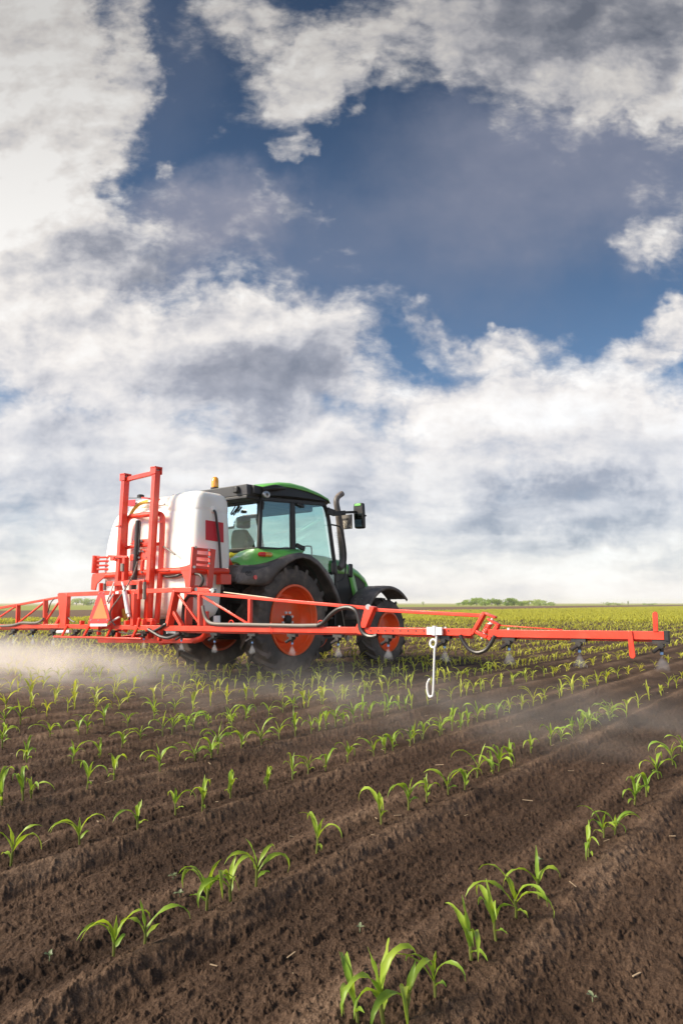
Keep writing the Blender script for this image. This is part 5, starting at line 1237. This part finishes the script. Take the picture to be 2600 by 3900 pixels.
# ---------------------------------------------------------------- spray: a small dense fan under every nozzle, and the drifting mist
def jet_mat(name, dens, col=(0.93, 0.95, 1.0)):
    m, T, out = material(name)
    v = T.new('ShaderNodeVolumePrincipled', {'Color': (*col, 1), 'Density': dens, 'Anisotropy': 0.2})
    T.l.new(v.outputs[0], out.inputs['Volume'])
    return m
M_JET = jet_mat('spray_jet', 12.0); M_FAN = jet_mat('spray_fan', 0.07, (1.0, 0.97, 0.94))
SIDE = ['first', 'second', 'third', 'fourth', 'fifth', 'sixth', 'seventh', 'eighth', 'ninth', 'tenth', 'eleventh', 'twelfth', 'thirteenth', 'fourteenth', 'fifteenth', 'sixteenth', 'seventeenth', 'eighteenth', 'nineteenth', 'twentieth']
rj = random.Random(8)
for k, q in enumerate(sorted([n for n in NOZ if not any(abs(n.y - P(x, 2400, u=UB).y) < 0.02 for x in (290, 340, 430))], key=lambda n: n.y)):
    b = MB()
    prof = [(0.0, 0.005, 0.005), (0.015, 0.009, 0.008), (0.035, 0.022, 0.012), (0.06, 0.038, 0.012), (0.085, 0.050, 0.009), (0.105, 0.056, 0.003)]
    b.loft([[(w2 * math.cos(a), w1 * math.sin(a) * (1 + 0.10 * rj.uniform(-1, 1)), -z * (1 + 0.18 * rj.uniform(-1, 1))) for a in [2 * math.pi * j / 14 for j in range(14)]] for z, w1, w2 in prof])
    j = b.build('spray_jet', M_JET)
    j.matrix_world = Matrix.Translation(ORI) @ Matrix.Rotation(RIG_ROT, 4, 'Z') @ Matrix.Translation(q + Vector((0, 0, -0.018)))
    f = MB()
    prof = [(0.02, 0.01, 0.008), (0.08, 0.08, 0.04), (0.18, 0.17, 0.08), (0.30, 0.25, 0.14), (0.40, 0.29, 0.19), (0.48, 0.26, 0.18), (0.52, 0.12, 0.09)]
    f.loft([[(w2 * math.cos(a) - 0.15 * z * z, w1 * math.sin(a) * (1 + 0.18 * rj.uniform(-1, 1)), -z) for a in [2 * math.pi * t / 16 for t in range(16)]] for z, w1, w2 in prof])
    fo = f.build('spray_fan', M_FAN, j)
    tag(j, 'white fan of spray under the %s nozzle from the near right end of the boom' % SIDE[k], 'spray', 'spray fans under the boom nozzles')

def mist():
    b = MB()
    # outline of the mist bank in the machine frame: (v, reach behind, reach ahead, height)
    st = [(-7.2, 0.3, 0.3, 0.25), (-6.2, 0.9, 0.8, 0.46), (-4.0, 2.4, 1.3, 0.50), (-2.0, 2.4, 1.2, 0.52), (-0.5, 1.9, 1.1, 0.52), (1.0, 1.3, 1.5, 0.56), (3.0, 1.7, 2.0, 0.58), (5.0, 1.8, 2.2, 0.58), (8.5, 1.6, 2.2, 0.55)]
    loops = []
    for v, r0, r1, h in st:
        loops.append([(UB - r0, v, 0.015), (UB - r0 * 0.9, v, h * 0.35), (UB - r0 * 0.5, v, h * 0.8), (UB, v, h), (UB + r1 * 0.5, v, h * 0.8), (UB + r1 * 0.9, v, h * 0.35), (UB + r1, v, 0.015)])
    b.loft(loops)
    m, T, out = material('spray_mist')
    tc = T.new('ShaderNodeTexCoord').outputs['Object']
    s = T.new('ShaderNodeSeparateXYZ', {0: tc})
    n = T.noise(T.new('ShaderNodeMapping', {'Vector': tc, 'Scale': (1.0, 0.8, 1.6)}).outputs[0], 1.3, 3, 0.6)
    d = T.mapr(n.outputs[0], 0.38, 0.66, 0.08, 1.0)
    side = T.mapr(s.outputs[1], -0.9, 1.8, 0.11, 1.0)
    fall = T.mapr(s.outputs[2], 0.04, 0.46, 1.0, 0.12)
    au = T.math('ABSOLUTE', T.math('SUBTRACT', s.outputs[0], UB))
    edge = T.mapr(au, 0.4, 2.3, 1.0, 0.12)
    dens = T.math('MULTIPLY', T.math('MULTIPLY', T.math('MULTIPLY', d, side), T.math('MULTIPLY', fall, edge)), MIST)
    v = T.new('ShaderNodeVolumePrincipled', {'Color': (1.0, 0.955, 0.90, 1), 'Density': dens, 'Anisotropy': 0.0})
    T.l.new(v.outputs[0], out.inputs['Volume'])
    m.cycles.volume_sampling = 'MULTIPLE_IMPORTANCE'
    o = b.build('spray_mist', m, angle=80)
    o.location = ORI; o.rotation_euler = (0, 0, RIG_ROT)
    tag(o, 'pale drifting mist of spray hanging low over the rows beneath the boom', 'mist', kind='stuff')
MIST = 1.55
SC.cycles.volume_step_rate = 4.0
SC.cycles.volume_preview_step_rate = 4.0
SC.cycles.volume_max_steps = 64
mist()

# ---------------------------------------------------------------- far shrubs and trees
M_BARK = paint('bark', (0.10, 0.075, 0.05), 0.9, vary=0.3)
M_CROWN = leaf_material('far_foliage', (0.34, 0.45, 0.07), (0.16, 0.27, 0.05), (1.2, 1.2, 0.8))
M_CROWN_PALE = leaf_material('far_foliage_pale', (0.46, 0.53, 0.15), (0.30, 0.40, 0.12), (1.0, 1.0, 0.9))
def tree(px, dist, h, w, label, mat, seed, n=420, name='shrub', group='trees and shrubs on the horizon'):
    rng = np.random.default_rng(seed)
    x = (px - CX) / F_PX * dist
    root = empty(name, (x, dist, 0)); tag(root, label, 'tree' if name == 'tree' else 'shrub', group)
    b = MB(); b.tube([(0, 0, -0.3), (0.1 * w * rng.uniform(-1, 1) * .3, 0, h * 0.3), (0.1 * w * rng.uniform(-1, 1), 0, h * 0.6)], [0.05 * h, 0.035 * h, 0.015 * h], 7)
    for k in range(4):
        a = rng.uniform(0, 6.28); b.tube([(0, 0, h * 0.18), (math.cos(a) * w * 0.25, math.sin(a) * w * 0.25, h * 0.5), (math.cos(a) * w * 0.36, math.sin(a) * w * 0.36, h * 0.72)], [0.025 * h, 0.016 * h, 0.006 * h], 5)
    b.build('trunk', M_BARK, root)
    c = MB()
    lobes = [(rng.uniform(-0.36, 0.36) * w, rng.uniform(-0.3, 0.3) * w, h * rng.uniform(0.16, 0.78), rng.uniform(0.17, 0.28)) for _ in range(13)]
    for _ in range(n):
        lx, ly, lz, lr = lobes[rng.integers(len(lobes))]
        d = rng.normal(size=3); d /= np.linalg.norm(d); rr = rng.random() ** 0.4
        p = np.array([lx + d[0] * rr * lr * w, ly + d[1] * rr * lr * w, max(0.02 * h, lz + d[2] * rr * lr * h * 0.95)])
        nx = rng.normal(size=3); nx /= np.linalg.norm(nx); ny = np.cross(nx, rng.normal(size=3)); ny /= np.linalg.norm(ny)
        s = rng.uniform(0.035, 0.075) * (w + h) * 0.5
        c.add([tuple(p - nx * s), tuple(p + ny * s * 0.6), tuple(p + nx * s), tuple(p - ny * s * 0.6)], [(0, 1, 2, 3)])
    o = link_mesh('crown', c.mesh('crown', mat, 180, fix=False), root)
    return root
rt_ = random.Random(21)
GROVE = [(1760, 1.6), (1785, 2.4), (1812, 3.4), (1838, 3.6), (1866, 3.0), (1893, 2.9), (1922, 3.1), (1948, 3.0), (1972, 2.5), (2000, 2.3), (2028, 2.6), (2052, 2.2), (2078, 1.7)]
words_ = ['low', 'rounded', 'tall', 'tallest', 'broad', 'dense', 'dark', 'bushy', 'fading', 'pale', 'bright', 'thin', 'small']
for k, (px, hh) in enumerate(GROVE):
    for r in range(1):
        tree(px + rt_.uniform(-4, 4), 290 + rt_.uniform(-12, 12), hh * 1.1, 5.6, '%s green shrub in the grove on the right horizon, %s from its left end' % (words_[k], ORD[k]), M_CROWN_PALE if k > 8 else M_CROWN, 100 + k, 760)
for k, (px, hh, w_, dd_) in enumerate([(2305, 1.2, 6.0, 330), (2340, 1.0, 6.0, 335), (2460, 0.9, 7.0, 340), (2100, 0.9, 2.0, 300)]):
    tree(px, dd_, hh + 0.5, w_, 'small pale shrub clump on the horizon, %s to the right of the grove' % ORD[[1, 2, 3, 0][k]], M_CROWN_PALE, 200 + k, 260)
for k, (px, hh) in enumerate([(272, 2.2), (300, 3.6), (328, 4.2), (356, 3.8)]):
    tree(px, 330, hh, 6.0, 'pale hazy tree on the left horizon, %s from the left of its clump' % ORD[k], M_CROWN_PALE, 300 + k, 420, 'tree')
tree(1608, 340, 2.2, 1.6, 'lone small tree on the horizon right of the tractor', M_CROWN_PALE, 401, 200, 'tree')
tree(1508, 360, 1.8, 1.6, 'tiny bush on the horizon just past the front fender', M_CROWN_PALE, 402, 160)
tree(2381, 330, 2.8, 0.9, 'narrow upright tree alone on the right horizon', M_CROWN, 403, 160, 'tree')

# ---------------------------------------------------------------- crop residue and weeds
M_STRAW = paint('straw', (0.34, 0.25, 0.16), 0.8, vary=0.3, scale=3)
rs_ = random.Random(77)
b = MB()
cnt = 0
while cnt < 120:
    s = rs_.uniform(0.5, 9.0); t = rs_.uniform(-6.5, 1.0); x, y = st_to_xy(s, t)
    if not in_view(x, y, 0.0): continue
    cnt += 1
    z = float(relief(x, y)) + 0.004
    L = rs_.choice([0.006, 0.008, 0.011, 0.013, 0.018, 0.026]) ; a = rs_.uniform(0, 6.28); w = rs_.uniform(0.001, 0.0026)
    dx, dy = math.cos(a) * L, math.sin(a) * L
    b.bar((x - dx, y - dy, z + rs_.uniform(-.002, .004)), (x + dx, y + dy, z + rs_.uniform(-.002, .006)), w * 2, w)
o = b.build('straw_litter', M_STRAW); tag(o, 'scattered pale bits of old straw lying on the dark soil', 'straw', kind='stuff')
M_WEED = leaf_material('weed_leaf', (0.30, 0.34, 0.22), (0.20, 0.26, 0.14), (0.8, 0.9, 0.6))
for k, (px, py, lab) in enumerate([(2052, 3300, 'tiny pale weed sprout above the large bent maize plant at lower right'), (660, 3350, 'tiny pale weed sprout left of the three clumped maize plants'), (187, 3680, 'tiny weed sprout at lower left below a white shell'), (2255, 3795, 'tiny weed sprout alone at the lower right corner'), (685, 3430, 'tiny weed sprout just below another, left of the clumped maize'), (1370, 3540, 'tiny weed sprout on bare soil left of the nearest row')]):
    a = (px - CX) / F_PX; bq = (CY - py) / F_PX
    r = Vector((a, math.cos(TILT) - bq * math.sin(TILT), math.sin(TILT) + bq * math.cos(TILT))); t = -CAM_H / r.z
    x, y = r.x * t, r.y * t; z = float(relief(x, y))
    b = MB()
    for i in range(rs_.choice([4, 5, 6])):
        an = i * 2.1 + rs_.uniform(-.3, .3); rows = leaf_rows(rs_, 0.012, an, rs_.uniform(.014, .024), 0.010, rs_.uniform(.3, .9), 0.9, 4, 0.2); b.grid(rows)
    b.tube([(0, 0, -0.005), (0, 0, 0.013)], 0.0015, 5)
    o = b.build('weed_sprout', M_WEED, angle=180); o.location = (x, y, z); tag(o, lab, 'weed', 'weed sprouts between the rows')

# ---------------------------------------------------------------- the humid air over the field
def haze():
    b = MB(); b.box((-700, -60, -1.0), (700, 1500, 6.5))
    m, T, out = material('haze_air')
    v = T.new('ShaderNodeVolumePrincipled', {'Color': (0.995, 0.985, 0.97, 1), 'Density': 0.0004, 'Anisotropy': 0.2})
    T.l.new(v.outputs[0], out.inputs['Volume'])
    o = b.build('haze', m); tag(o, 'pale thin haze in the air over the field', 'haze', kind='stuff')
haze()
bpy.context.view_layer.update()
